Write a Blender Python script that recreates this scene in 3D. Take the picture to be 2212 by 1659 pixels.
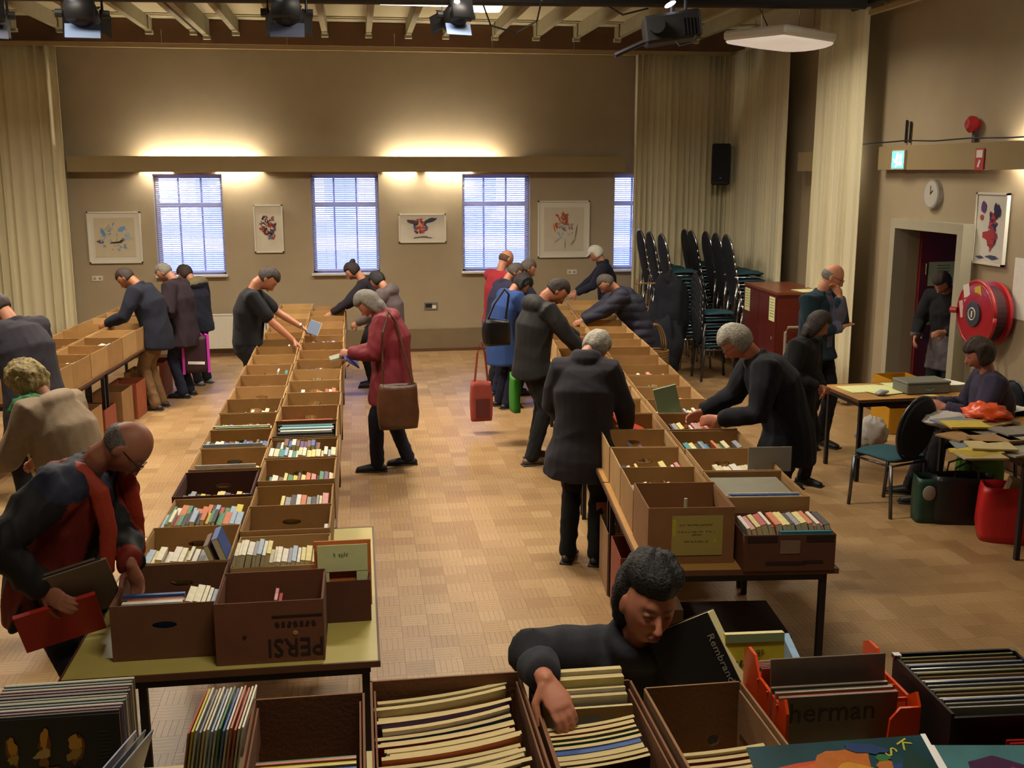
import bpy, bmesh, math, random
import numpy as np
from mathutils import Vector as V, Matrix as M, noise as mnoise
for o in list(bpy.data.objects): bpy.data.objects.remove(o, do_unlink=True)
SC = bpy.context.scene; COL = SC.collection
PI = math.pi; R = math.radians
rnd = random.Random(7)
# ---------------- camera, world, lights, exposure ----------------
F = 2300.0; PITCH = R(11.3); YAW = R(8.2); CH = 2.7
cam = bpy.data.cameras.new('camera'); camo = bpy.data.objects.new('camera', cam); COL.objects.link(camo)
camo.location = (0, 0, CH); camo.rotation_euler = (PI/2-PITCH, 0, -YAW)
cam.sensor_width = 36; cam.lens = 36*F/2212; cam.clip_start = 0.05; cam.clip_end = 200
SC.camera = camo
SC.view_settings.view_transform = 'Standard'; SC.view_settings.look = 'None'
SC.view_settings.exposure = 0.22; SC.view_settings.gamma = 1.0; SC.view_settings.use_curve_mapping = False
W = bpy.data.worlds.new('world'); SC.world = W; W.use_nodes = True
W.node_tree.nodes['Background'].inputs[0].default_value = (0.50, 0.66, 1.0, 1)
W.node_tree.nodes['Background'].inputs[1].default_value = 6.0
def area(name, loc, sx, sy, power, col, rot=(0, 0, 0), spread=None):
    l = bpy.data.lights.new(name, 'AREA'); l.shape = 'RECTANGLE'; l.size = sx; l.size_y = sy
    l.energy = power; l.color = col
    if spread: l.spread = spread
    o = bpy.data.objects.new(name, l); o.location = loc; o.rotation_euler = rot; COL.objects.link(o); return o
WARM = (1.0, 0.88, 0.70)
LIT = [(-2.6, 7.6), (-2.6, 11.4), (0.9, 7.6), (0.9, 11.4), (3.9, 7.2), (3.9, 11.0)]   # hanging fluorescent fixtures over the hall
for i, (x, y) in enumerate(LIT):
    k = (1.0 if x < 3 else .10 if y < 9 else .30)*(.85 if y < 9 else 1.6)
    area('lamp_light', (x, y, 4.34), 1.3, 0.28, 112*k, WARM, (0, 0, 0), R(158))
    area('lamp_uplight', (x, y, 4.47), 1.3, 0.28, 34*k, WARM, (PI, 0, 0))
area('lamp_light', (.5, 2.5, 4.5), 1.3, 0.28, 34, WARM, (0, 0, 0), R(140))  # added fill lamp for the stage items and the front woman's face
CA = math.cos(PITCH); SA = math.sin(PITCH)
FW = V((math.sin(YAW)*CA, math.cos(YAW)*CA, -SA)); RT = V((math.cos(YAW), -math.sin(YAW), 0)); UP = RT.cross(FW)
def ray(x, y): return FW+RT*((x-1106)/F)-UP*((y-829.5)/F)
def G(x, y, z):
    d = ray(x, y); return V((0, 0, CH))+d*((z-CH)/d.z)
def B(x, y, Y):
    d = ray(x, y); return V((0, 0, CH))+d*(Y/d.y)
def XW(x, y, X):
    d = ray(x, y); return V((0, 0, CH))+d*(X/d.x)
# ---------------- materials ----------------
def lin(c):
    return c/12.92 if c <= .04045 else ((c+.055)/1.055)**2.4
def hexc(h):
    h = h.lstrip('#'); return tuple(lin(int(h[i:i+2], 16)/255) for i in (0, 2, 4))
MATS = {}
def mat(name, col='#808080', rough=.8, ns=0, na=.15, bump=0, bs=40, metal=0, src=None, emit=None, es=1, stretch=None, coat=0, alpha=None, trans=0, ior=1.45, sheen=0):
    if name in MATS: return MATS[name]
    m = bpy.data.materials.new(name); m.use_nodes = True; nt = m.node_tree; N = nt.nodes; L = nt.links
    b = N['Principled BSDF']; b.inputs['Roughness'].default_value = rough; b.inputs['Metallic'].default_value = metal
    if coat: b.inputs['Coat Weight'].default_value = coat; b.inputs['Coat Roughness'].default_value = .12
    if sheen: b.inputs['Sheen Weight'].default_value = sheen
    if trans: b.inputs['Transmission Weight'].default_value = trans; b.inputs['IOR'].default_value = ior
    c = hexc(col) if isinstance(col, str) else col
    b.inputs['Base Color'].default_value = (*c, 1)
    tc = N.new('ShaderNodeTexCoord'); out = tc.outputs['Object']
    if stretch:
        mp = N.new('ShaderNodeMapping'); mp.inputs['Scale'].default_value = stretch; L.new(out, mp.inputs[0]); out = mp.outputs[0]
    csrc = None
    if src == 'obj': oi = N.new('ShaderNodeObjectInfo'); csrc = oi.outputs['Color']
    if src == 'attr': at = N.new('ShaderNodeVertexColor'); at.layer_name = 'Col'; csrc = at.outputs['Color']
    if ns or csrc:
        if ns:
            nz = N.new('ShaderNodeTexNoise'); nz.inputs['Scale'].default_value = ns; nz.inputs['Detail'].default_value = 5; L.new(out, nz.inputs['Vector'])
            mr = N.new('ShaderNodeMapRange'); mr.inputs['From Min'].default_value = .3; mr.inputs['From Max'].default_value = .7
            mr.inputs['To Min'].default_value = 1-na; mr.inputs['To Max'].default_value = 1+na; L.new(nz.outputs[0], mr.inputs[0])
            mx = N.new('ShaderNodeVectorMath'); mx.operation = 'SCALE'
            if csrc: L.new(csrc, mx.inputs[0])
            else: mx.inputs[0].default_value = c
            L.new(mr.outputs[0], mx.inputs['Scale']); L.new(mx.outputs[0], b.inputs['Base Color'])
        else: L.new(csrc, b.inputs['Base Color'])
    if bump:
        n2 = N.new('ShaderNodeTexNoise'); n2.inputs['Scale'].default_value = bs; n2.inputs['Detail'].default_value = 4; L.new(out, n2.inputs['Vector'])
        bp = N.new('ShaderNodeBump'); bp.inputs['Strength'].default_value = bump; bp.inputs['Distance'].default_value = .02
        L.new(n2.outputs[0], bp.inputs['Height']); L.new(bp.outputs[0], b.inputs['Normal'])
    if emit:
        e = hexc(emit) if isinstance(emit, str) else emit
        b.inputs['Emission Color'].default_value = (*e, 1); b.inputs['Emission Strength'].default_value = es
    MATS[name] = m; return m
wallm = mat('wall_paint', '#a29277', .85, 3, .04, .05, 120)
plinthm = mat('plinth_paint', '#7c6a50', .8, 4, .05)
ceilm = mat('ceiling_board', '#b5a883', .9, 2, .05)
joistm = mat('joist_paint', '#8d8262', .8, 5, .08)
brownband = mat('band_paint', '#6e5038', .9, 3, .06)
white = mat('white_paint', '#cfc9b8', .6, 5, .03)
cardm = mat('cardboard', '#a5804c', .85, 6, .10, .06, 90, src='obj')
creamtop = mat('cream_laminate', '#b9ac5e', .45, 8, .05)
orangetop = mat('beech_laminate', '#b98b4c', .45, 10, .08, stretch=(1, 8, 1))
brownedge = mat('brown_edge', '#5b3a22', .6, 10, .1)
blacksteel = mat('black_steel', '#15121a', .45, 12, .1)
chrome = mat('chrome', '#c8c8cc', .2, metal=1)
covers = mat('book_cover', '#888888', .55, 25, .10, src='obj')
glossy = mat('gloss_cover', '#888888', .3, 25, .08, src='obj', coat=.4)
pages = mat('page_block', '#d9cd9a', .9, 60, .10, .1, 200, stretch=(1, 1, 8))
curtm = mat('curtain_cloth', '#d2c9a8', .95, 14, .06, .1, 200, stretch=(1, 1, .05), sheen=.2)
redp = mat('red_enamel', '#a31a22', .35, 6, .05, coat=.3)
blackp = mat('black_plastic', '#0d0c10', .55, 10, .1)
bluew = mat('sky_glow', '#9db8ff', emit='#8fb2ff', es=1.0)
paperm = mat('paper', '#d7dba0', .9, 20, .04)
paperw = mat('white_paper', '#d8d6cc', .9, 20, .04)
inkm = mat('ink', '#22201c', .9)
# ---------------- mesh building ----------------
class MB:
    def __init__(s): s.v = []; s.f = []; s.m = []; s.mats = []
    def mi(s, m):
        if m not in s.mats: s.mats.append(m)
        return s.mats.index(m)
    def add(s, vs, fs, m=None):
        k = len(s.v); s.v += [tuple(v) for v in vs]; s.f += [tuple(i+k for i in f) for f in fs]
        i = s.mi(m) if m is not None else 0; s.m += [i]*len(fs); return s
    def box(s, c, d, m=None, rot=None, bev=0):
        x, y, z = d[0]/2, d[1]/2, d[2]/2; c = V(c)
        if bev:
            b = min(bev, x*.49, y*.49, z*.49); vs = []
            for sx in (-1, 1):
                for sy in (-1, 1):
                    for sz in (-1, 1):
                        vs += [(sx*x, sy*(y-b), sz*(z-b)), (sx*(x-b), sy*y, sz*(z-b)), (sx*(x-b), sy*(y-b), sz*z)]
            bm = bmesh.new(); bv = [bm.verts.new(v) for v in vs]; bmesh.ops.convex_hull(bm, input=bv); bm.verts.index_update()
            vs = [v.co.copy() for v in bm.verts]; fs = [[v.index for v in f.verts] for f in bm.faces]; bm.free()
        else:
            vs = [(-x, -y, -z), (x, -y, -z), (x, y, -z), (-x, y, -z), (-x, -y, z), (x, -y, z), (x, y, z), (-x, y, z)]
            fs = [(0, 3, 2, 1), (4, 5, 6, 7), (0, 1, 5, 4), (1, 2, 6, 5), (2, 3, 7, 6), (3, 0, 4, 7)]
        if rot is not None: vs = [rot @ V(v) for v in vs]
        return s.add([c+V(v) for v in vs], fs, m)
    def loft(s, pts, rad, m=None, ref=(0, 1, 0), n=12, cap=True, cs=1.0):
        pts = [V(p) for p in pts]; ref = V(ref); rings = []; K = len(pts)
        for i, p in enumerate(pts):
            t = (pts[min(i+1, K-1)]-pts[max(i-1, 0)])
            if t.length < 1e-7: t = V((0, 0, 1))
            t.normalize(); r = ref if abs(t.dot(ref.normalized())) < .95 else V((1, 0, 0)) if abs(t.x) < .9 else V((0, 0, 1))
            v = (r-t*r.dot(t)).normalized(); u = v.cross(t)
            a, b = rad[i] if isinstance(rad[i], (tuple, list)) else (rad[i], rad[i])
            rings.append((p, t, u, v, a, b))
        seq = []
        if cap:
            p, t, u, v, a, b = rings[0]
            k = min(a, b)*cs
            for q in (85, 60, 30): seq.append((p-t*k*math.sin(R(q)), u, v, a*math.cos(R(q)), b*math.cos(R(q))))
        for p, t, u, v, a, b in rings: seq.append((p, u, v, a, b))
        if cap:
            p, t, u, v, a, b = rings[-1]; k = min(a, b)*cs
            for q in (30, 60, 85): seq.append((p+t*k*math.sin(R(q)), u, v, a*math.cos(R(q)), b*math.cos(R(q))))
        vs = []; fs = []
        for p, u, v, a, b in seq:
            for j in range(n):
                w = 2*PI*j/n; vs.append(p+u*(a*math.cos(w))+v*(b*math.sin(w)))
        for i in range(len(seq)-1):
            for j in range(n): fs.append((i*n+j, i*n+(j+1) % n, (i+1)*n+(j+1) % n, (i+1)*n+j))
        fs.append(tuple(range(n))[::-1]); fs.append(tuple((len(seq)-1)*n+j for j in range(n)))
        return s.add(vs, fs, m)
    def tube(s, p0, p1, r, m=None, n=8): return s.loft([p0, p1], [r, r], m, (0, 1, 0.01), n, False)
    def path(s, pts, r, m=None, n=8): return s.loft(pts, [r]*len(pts), m, (0.01, 0, 1), n, False)
    def ell(s, c, r, m=None, rot=None, nu=16, nv=10):
        vs = []; fs = []; c = V(c)
        for i in range(1, nv):
            a = PI*i/nv
            for j in range(nu):
                b = 2*PI*j/nu; vs.append(V((r[0]*math.sin(a)*math.cos(b), r[1]*math.sin(a)*math.sin(b), r[2]*math.cos(a))))
        vs += [V((0, 0, r[2])), V((0, 0, -r[2]))]
        for i in range(nv-2):
            for j in range(nu): fs.append((i*nu+j, (i+1)*nu+j, (i+1)*nu+(j+1) % nu, i*nu+(j+1) % nu))
        T = (nv-1)*nu
        for j in range(nu): fs.append((T, j, (j+1) % nu)); fs.append((T+1, (nv-2)*nu+(j+1) % nu, (nv-2)*nu+j))
        if rot is not None: vs = [rot @ v for v in vs]
        return s.add([c+v for v in vs], fs, m)
    def mesh(s, name, smooth=False):
        me = bpy.data.meshes.new(name); me.from_pydata(s.v, [], s.f)
        for m in s.mats: me.materials.append(m)
        if len(s.mats) > 1: me.polygons.foreach_set('material_index', s.m)
        if smooth: me.polygons.foreach_set('use_smooth', [True]*len(me.polygons))
        me.update(); return me
    def build(s, name, parent=None, smooth=False, loc=(0, 0, 0), rz=0, color=None):
        return link(name, s.mesh(name, smooth), parent, loc, rz, color)
def link(name, me, parent=None, loc=(0, 0, 0), rz=0, color=None):
    o = bpy.data.objects.new(name, me); COL.objects.link(o); o.location = loc
    if rz: o.rotation_euler = (0, 0, rz) if not isinstance(rz, (tuple, list)) else rz
    if parent is not None: o.parent = parent
    if color: o.color = (*(hexc(color) if isinstance(color, str) else color), 1)
    return o
def tag(o, label, cat, group=None):
    o['label'] = label; o['category'] = cat
    if group: o['group'] = group
    return o
def thing(name, label, cat, loc=(0, 0, 0), rz=0, group=None):
    o = link(name, None, None, loc, rz); return tag(o, label, cat, group)
def struct(name, mb, parent=None, **k):
    o = mb.build(name, parent, **k)
    if parent is None: o['kind'] = 'structure'
    return o
def bx(name, c, d, m, parent=None, rot=None, bev=0, **k): return MB().box(c, d, m, rot, bev).build(name, parent, **k)
def rotz(a): return M.Rotation(a, 3, 'Z')
def text(name, body, size, m, parent, loc, rot, sx=1, ext=.0006, align='CENTER'):
    c = bpy.data.curves.new(name, 'FONT'); c.body = body; c.size = size; c.extrude = ext; c.align_x = align; c.align_y = 'CENTER'; c.resolution_u = 2
    t = bpy.data.objects.new(name, c); COL.objects.link(t)
    dg = bpy.context.evaluated_depsgraph_get(); me = bpy.data.meshes.new_from_object(t.evaluated_get(dg)); me.name = name
    bpy.data.objects.remove(t, do_unlink=True)
    me.materials.clear(); me.materials.append(m)
    o = link(name, me, parent, loc); o.rotation_euler = rot; o.scale = (sx, 1, 1); return o
def paint(name, W_, H_, blobs, parent, loc, rot, base=None, y=0):
    """flat print: each colour patch a thin irregular polygon on the sheet (local x right, z up)"""
    mb = MB()
    for k, (cx, cz, rx, rz_, a, c) in enumerate(blobs):
        m = mat('print_'+c.strip('#'), c, .8); n = 14; rr = random.Random(k*13+int(abs(cx*999))); vs = []
        for j in range(n):
            w = 2*PI*j/n; q = .7+.5*rr.random(); X = rx*q*math.cos(w); Z = rz_*q*math.sin(w)
            vs.append((cx+X*math.cos(a)-Z*math.sin(a), y-.0006-.00015*k, cz+X*math.sin(a)+Z*math.cos(a)))
        mb.add(vs, [tuple(range(n))], m)
    o = mb.build(name, parent); o.location = loc; o.rotation_euler = rot; return o
# ---------------- room shell ----------------
XL, XR, YB, ZC = -6.2, 5.9, 16.2, 4.8
WIN = [(-2.90, -1.93), (-0.66, 0.33), (1.58, 2.61), (3.92, 4.9)]
WZ0, WZ1 = 1.2, 2.66
# floor: slab plus parquet blocks
fl = struct('floor', MB().box(((XL+9)/2, 8, -.06), (9-XL, 18, .1), mat('parquet_joint', '#4a3420', .7)))
FT = ['#a08058', '#a5855d', '#9a7a52', '#a28259', '#9d7d54', '#95744e', '#a88961', '#9c7c55']
fm = []
for c in FT:
    fm.append(mat('oak_'+c.strip('#'), c, .42, 14, .10, .03, 60, stretch=(1, 6, 1)))
TS = .16
def block_mesh(m):
    mb = MB()
    for i in range(5):
        w = TS/5; mb.box((-TS/2+w*(i+.5), 0, -.005), (w-.0012, TS-.0012, .01), m)
    return mb.mesh('parquet_block')
bms = [block_mesh(m) for m in fm]
cells = []
ny = int((YB-2.7)/TS)+1; nx = int((XR-XL)/TS)
for j in range(ny):
    for i in range(nx):
        x = XL+TS*(i+.5); y = 2.7+TS*(j+.5); cells.append((i, j, x, y))
def fvis(x, y):
    v = V((x, y, -CH)); d = v.dot(FW)
    if d < .5: return False
    px = 1106+F*v.dot(RT)/d; py = 829.5-F*v.dot(UP)/d
    return (820 < px < 1200 and 1000 < py < 1480) or (1820 < px < 2200 and 1150 < py < 1420)
near = sorted([c for c in cells if fvis(c[2], c[3])], key=lambda c: c[3])[:290]
ns = set((c[0], c[1]) for c in near); fr = random.Random(3)
rest = MB()
for (i, j, x, y) in cells:
    k = fr.randrange(len(fm)); tw = (i+j) % 2
    if (i, j) in ns:
        o = link('parquet_block', bms[k], fl, (x, y, 0), PI/2 if tw else 0)
    elif y < 12:
        w = TS/5
        for q in range(5):
            mm = fm[k]
            if tw: rest.box((x, y-TS/2+w*(q+.5), -.005), (TS-.0012, w-.0012, .01), mm)
            else: rest.box((x-TS/2+w*(q+.5), y, -.005), (w-.0012, TS-.0012, .01), mm)
    else: rest.box((x, y, -.005), (TS-.0012, TS-.0012, .01), fm[k])
ro = rest.build('parquet_blocks', fl); ro['kind'] = 'stuff'
# back wall with window openings
wb = MB(); xs = [XL]+[v for w in WIN for v in w]+[XR+.2]
for a, b in zip(xs[::2], xs[1::2]): wb.box(((a+b)/2, YB+.15, ZC/2), (b-a, .3, ZC), wallm)
for a, b in WIN:
    wb.box(((a+b)/2, YB+.15, WZ0/2), (b-a, .3, WZ0), wallm); wb.box(((a+b)/2, YB+.15, (WZ1+ZC)/2), (b-a, .3, ZC-WZ1), wallm)
wbo = struct('wall_back', wb)
bx('plinth', ((XL+XR)/2, YB-.04, .17), (XR-XL, .08, .34), plinthm, wbo)
bx('skirting', ((XL+XR)/2, YB-.06, .02), (XR-XL, .12, .04), brownedge, wbo)
bx('upper_band', ((XL+XR)/2, YB-.02, 4.63), (XR-XL, .04, .32), brownband, wbo)
# windows
slat = mat('blind_slat', '#dfe0f4', .6)
_n = slat.node_tree; _t = _n.nodes.new('ShaderNodeBsdfTranslucent'); _t.inputs[0].default_value = (.75, .77, .95, 1); _x = _n.nodes.new('ShaderNodeMixShader'); _x.inputs[0].default_value = .5
_n.links.new(_n.nodes['Principled BSDF'].outputs[0], _x.inputs[1]); _n.links.new(_t.outputs[0], _x.inputs[2]); _n.links.new(_x.outputs[0], _n.nodes['Material Output'].inputs[0])
glassm = mat('window_glass', '#dfe8ff', .05, trans=1, ior=1.1)
def slat_mesh(w):
    return MB().box((0, 0, 0), (w-.03, .024, .0012), slat, M.Rotation(R(32), 3, 'X')).mesh('slat')
for k, (a, b) in enumerate(WIN):
    w = b-a; cx = (a+b)/2
    fr_ = MB(); z0, z1 = WZ0, WZ1; t = .05
    fr_.box((a+t/2, YB+.2, (z0+z1)/2), (t, .06, z1-z0), white).box((b-t/2, YB+.2, (z0+z1)/2), (t, .06, z1-z0), white)
    fr_.box((cx, YB+.2, z0+t/2), (w, .06, t), white).box((cx, YB+.2, z1-t/2), (w, .06, t), white)
    zt = z0+(z1-z0)*.69
    fr_.box((cx, YB+.2, zt), (w, .07, .07), white)
    wo = struct('window_%d' % (k+1), fr_)
    for q in (1, 2): bx('glazing_bar', (a+w*q/3, YB+.2, (z0+z1)/2), (.025, .04, z1-z0-.1), white, wo)
    bx('pane', (cx, YB+.215, (z0+z1)/2), (w-.06, .006, z1-z0-.06), glassm, wo)
    bx('window_sill', (cx, YB-.02, z0-.012), (w+.05, .16, .025), white, wo)
    bl = thing('venetian_blind', ['white slatted blind over the leftmost window, nearest the left curtain', 'white slatted blind over window between the red oval and bird-like prints', 'white slatted blind over window above the red-sweater man', 'white slatted blind over narrow window slice beside the right curtain'][k], 'blind', (cx, YB+.09, z1-.02), 0, 'window blinds on the back wall')
    bx('head_rail', (0, 0, 0), (w-.02, .035, .03), slat, bl)
    sm = slat_mesh(w); n = int((z1-z0-.07)/.03)
    for i in range(n): link('slat', sm, bl, (0, 0, -.035-i*.03))
    for q in (-.3, 0, .3): MB().tube((w*q, -.014, 0), (w*q, -.014, -(z1-z0-.08)), .0022, slat, 5).build('ladder_cord', bl)
    bx('bottom_rail', (0, 0, -(z1-z0-.06)), (w-.03, .025, .018), slat, bl)
# view outside: pale blue facades seen through the blinds, daylight on them put in as glow
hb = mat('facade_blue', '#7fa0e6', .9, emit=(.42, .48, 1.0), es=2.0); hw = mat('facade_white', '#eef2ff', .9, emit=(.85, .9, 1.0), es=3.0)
ho = MB().box((1, 23, 4), (30, .3, 9), hb).build('building'); tag(ho, 'pale blue house front seen through the window blinds across the street', 'building')
for x in (-3.6, -1.0, .4, 3.3, 5.6):
    fo = MB()
    fo.box((x, 22.8, 2.6), (.7, .1, 1.5), hw).box((x, 22.75, 1.75), (.9, .12, .12), hw)
    fo.build('window_bay', ho)
bx('ledge_band', (1, 22.8, 1.2), (30, .1, .25), hw, ho)
gr = struct('ground_outside', MB().box((1, 20, -.1), (30, 7, .1), mat('asphalt', '#4a4c55', .9)))
# right wall with door
DY0, DY1, DH = 9.66, 10.88, 2.1
wr = MB()
wr.box((XR+.1, (0+DY0)/2-1, ZC/2+.2), (.2, DY0+2, ZC+.4), wallm).box((XR+.1, (DY1+YB)/2+.15, ZC/2+.2), (.2, YB-DY1+.3, ZC+.4), wallm)
wr.box((XR+.1, (DY0+DY1)/2, (DH+ZC)/2+.2), (.2, DY1-DY0, ZC-DH+.4), wallm)
wro = struct('wall_right', wr)
bx('skirting', (XR-.01, 5, .05), (.02, 9.2, .1), brownedge, wro); bx('skirting', (XR-.01, 13.6, .05), (.02, 5.2, .1), brownedge, wro)
struct('wall_left', MB().box((XL-.1, 7, ZC/2), (.2, 19, ZC), wallm))
struct('wall_front', MB().box((1.4, -2.3, 2.6), (15.6, .2, 5.2), mat('front_paint', '#3b3024', .9)))
# door
dr = MB(); dm = mat('door_frame_paint', '#a39c85', .6, 6, .03)
for y in (DY0-.05, DY1+.05): dr.box((XR-.02, y, DH/2), (.28, .1, DH), dm)
dr.box((XR-.02, (DY0+DY1)/2, DH+.05), (.28, DY1-DY0+.2, .1), dm)
dro = struct('door_1', dr)
reddoor = mat('red_door_paint', '#6b1118', .5, 5, .05)
ang = R(10)
leaf = link('door_leaf', MB().box((.55, 0, 1.03), (1.1, .045, 2.06), reddoor).mesh('door_leaf'), dro, (XR+.14, DY1-.02, 0), ang)
lf2 = MB().tube((.06, -.05, 1.6), (.06, -.05, 1.72), .014, chrome).tube((.06, -.05, .9), (.06, -.05, 1.02), .014, chrome).build('hinge', leaf)
MB().path([(.95, -.03, 1.0), (.95, -.08, 1.0), (.84, -.08, 1.0)], .01, chrome).build('handle', leaf)
for n_, (x, z, h) in enumerate(((.30, 1.60, .26), (.22, 1.22, .36))):
    p = link('paper_notice', MB().box((0, 0, 0), (.25+.14*(n_ == 0), .002, h), paperm).mesh('paper'), None, V((XR+.14, DY1-.02, 0))+rotz(ang)@V((x, -.027, z)), ang)
    tag(p, ['pale green notice, upper of two taped to the open red door', 'pale green notice, lower of two taped to the open red door'][n_], 'paper', 'notices taped up around the door')
    lm = MB()
    for q in range(6): lm.box((0, -.0018, h/2-.04-q*(h-.07)/6), (.17, .0006, .006), inkm)
    lm.build('print', p)
# corridor behind the door
cd = mat('corridor_paint', '#3a1418', .9, 4, .05)
co = MB().box((9.3, 10.8, 1.35), (.1, 7, 2.75), cd).box((7.72, 14.3, 1.35), (3.2, .1, 2.75), cd).box((7.72, 7.4, 1.35), (3.2, .1, 2.75), cd).box((7.72, 10.8, 2.75), (3.2, 7, .1), cd)
coo = struct('wall_corridor', co)
wz = XW(2060, 560, 9.2)
wn = MB().box((9.2, wz.y, wz.z-.1), (.05, .75, 1.0), mat('corridor_daylight', '#7fb4ff', emit=(.22, .52, 1.0), es=1.3)).build('window_5'); wn['kind'] = 'structure'
bx('window_frame', (9.17, wz.y, wz.z-.35), (.04, .8, .03), blackp, wn); bx('window_frame', (9.17, wz.y-.37, wz.z-.1), (.04, .03, 1.0), blackp, wn)
# ceiling and joists
ce = struct('ceiling', MB().box((-.1, 7.3, ZC+.05), (12.4, 18.8, .1), ceilm))
jx = [(-3.98, .13), (-3.37, .16), (-2.8, .16), (-2.2, .10), (-2.02, .2), (-1.62, .12), (-1.0, .1), (-.38, .1), (.24, .1), (.81, .12), (1.35, .16), (2.07, .12), (2.68, .12), (3.28, .12), (3.9, .12), (4.5, .12), (5.1, .12), (-4.6, .12), (-5.2, .12)]
for x, w in jx:
    deep = .24 if w == .2 else .18
    bx('joist', (x, 10.1, ZC-deep/2), (.075, 12.1, deep), joistm, ce)
    bx('joist_shoe', (x, YB-.09, ZC-deep-.015), (.1, .1, .05), mat('shoe_steel', '#a9a184', .5), ce)
# ceiling panels between joists: seams
for y in (6, 8.4, 10.8, 13.2, 15.6): bx('panel_seam', (-.1, y, ZC-.006), (12, .03, .012), joistm, ce)
# curtain rail
rl = MB().box((-.2, YB-.32, 4.40), (11.9, .07, .055), mat('rail_paint', '#a59068', .4, 6, .05)).build('curtain_rail')
tag(rl, 'long beige curtain rail running below the joists along back wall', 'rail')
for x in (-3.7, -2.6, -.9, .6, 2.0, 3.2): MB().tube((x, YB-.32, 4.42), (x, YB-.32, 4.62), .006, chrome, 6).build('rail_hanger', rl)
rl2 = MB().box((XR-.28, 13.2, 4.40), (.05, 5.6, .05), mat('rail_paint')).build('curtain_rail'); tag(rl2, 'short curtain rail along the right wall above the exit side curtains', 'rail')
for y in (11.2, 13, 15): MB().tube((XR-.28, y, 4.42), (XR-.28, y, 4.8), .006, chrome, 6).build('rail_hanger', rl2)
# light trough ledges
def ledge(name, label, x0, x1, tubes, axis='x'):
    # local: runs along +x, wall behind at +y .. returned root rotated when on right wall
    root = thing(name, label, 'light trough')
    return root
tubem = mat('fluorescent_tube', '#fff4d8', emit=(1, .93, .78), es=190)
cap_ = mat('trough_paint', '#94815c', .8, 4, .03)
lb = thing('light_trough', 'taupe light trough along back wall glowing in two places', 'light trough', (0, 0, 0))
L0, L1 = -4.0, 4.02
bx('front_board', ((L0+L1)/2, YB-.24, 2.80), (L1-L0, .03, .22), cap_, lb)
SL = [(-3.05, -2.62), (-2.0, -1.35), (.42, .88), (1.05, 1.72)]
px = L0
for a, b in SL+[(L1, L1)]:
    if a > px: bx('bottom_board', ((px+a)/2, YB-.12, 2.70), (a-px, .21, .02), cap_, lb)
    px = b
for x in (L0, -.5, 2.4, L1-.02): bx('bracket', (x+.01, YB-.115, 2.79), (.02, .22, .2), cap_, lb)
for a, b in ((-2.98, -1.42), (.5, 2.08)):
    MB().tube((a, YB-.1, 2.79), (b, YB-.1, 2.79), .016, tubem, 10).build('fluorescent_tube', lb)
lr = thing('light_trough', 'taupe light trough on right wall above the doorway', 'light trough', (0, 0, 0))
bx('front_board', (XR-.1, 7.1, 2.84), (.03, 8.7, .25), cap_, lr)
bx('bottom_board', (XR-.06, 10.45, 2.72), (.09, 2.0, .015), cap_, lr)
bx('top_board', (XR-.06, 10.3, 2.955), (.09, 2.3, .015), cap_, lr)
lr2 = thing('light_trough', 'short taupe light trough on right wall between curtains', 'light trough', (0, 0, 0))
bx('front_board', (XR-.22, 12.55, 2.82), (.03, 1.7, .24), cap_, lr2); bx('end_board', (XR-.11, 13.39, 2.82), (.2, .02, .24), cap_, lr2)
MB().tube((XR-.1, 12.25, 2.80), (XR-.1, 12.75, 2.80), .012, MATS['fluorescent_tube_dim'] if 'fluorescent_tube_dim' in MATS else mat('fluorescent_tube_dim', '#fff4d8', emit=(1, .93, .78), es=60), 10).build('fluorescent_tube', lr2)
MB().tube((XR-.06, 7.4, 2.84), (XR-.06, 9.0, 2.84), .013, tubem, 10).build('fluorescent_tube', lr)
lr3 = thing('light_trough', 'light trough end glowing in the corner gap between two curtains', 'light trough', (0, 0, 0))
bx('front_board', (5.3, YB-.2, 2.80), (1.1, .03, .22), cap_, lr3)
MB().tube((5.0, YB-.1, 2.79), (5.8, YB-.1, 2.79), .016, mat('fluorescent_tube_dim', '#fff4d8', emit=(1, .93, .78), es=70), 10).build('fluorescent_tube', lr3)
# cables on top of right ledge
MB().path([(XR-.1, 12, 3.0), (XR-.1, 10.9, 3.02), (XR-.1, 10.3, 3.0), (XR-.1, 9.7, 3.01), (XR-.1, 9.0, 2.995), (XR-.1, 8.2, 3.0)], .008, blackp, 6).build('cable', lr)
# curtains
def curtain(name, label, p0, p1, z0, z1, folds, amp=.06, seed=1):
    p0 = V((*p0, 0)); p1 = V((*p1, 0)); d = p1-p0; Ln = d.length; d.normalize(); nrm = V((d.y, -d.x, 0)); rr = random.Random(seed)
    n = int(folds*8); mb = MB(); vs = []; H = 9
    ph = [rr.random()*6 for _ in range(4)]
    for k in range(H):
        z = z0+(z1-z0)*k/(H-1)
        for i in range(n+1):
            t = i/n; w = t*folds*2*PI+.9*math.sin(t*9+ph[0])+.6*math.sin(t*23+ph[1])
            a = amp*(.55+.45*math.sin(t*17+ph[2]))*(1-.3*k/(H-1)); o = a*math.sin(w+.25*math.sin(k*.5+ph[3]))
            p = p0+d*(Ln*t+.01*math.cos(w))+nrm*o; vs.append((p.x, p.y, z))
    fs = [(k*(n+1)+i, k*(n+1)+i+1, (k+1)*(n+1)+i+1, (k+1)*(n+1)+i) for k in range(H-1) for i in range(n)]
    mb.add(vs, fs, curtm); o = mb.build(name, None, True)
    sm = o.modifiers.new('s', 'SOLIDIFY'); sm.thickness = .006
    return tag(o, label, 'curtain')
curtain('curtain', 'cream floor length curtain at left end of back wall', (-6.1, YB-.34), (-4.02, YB-.34), .03, 4.38, 15, .06, 1)
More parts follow.
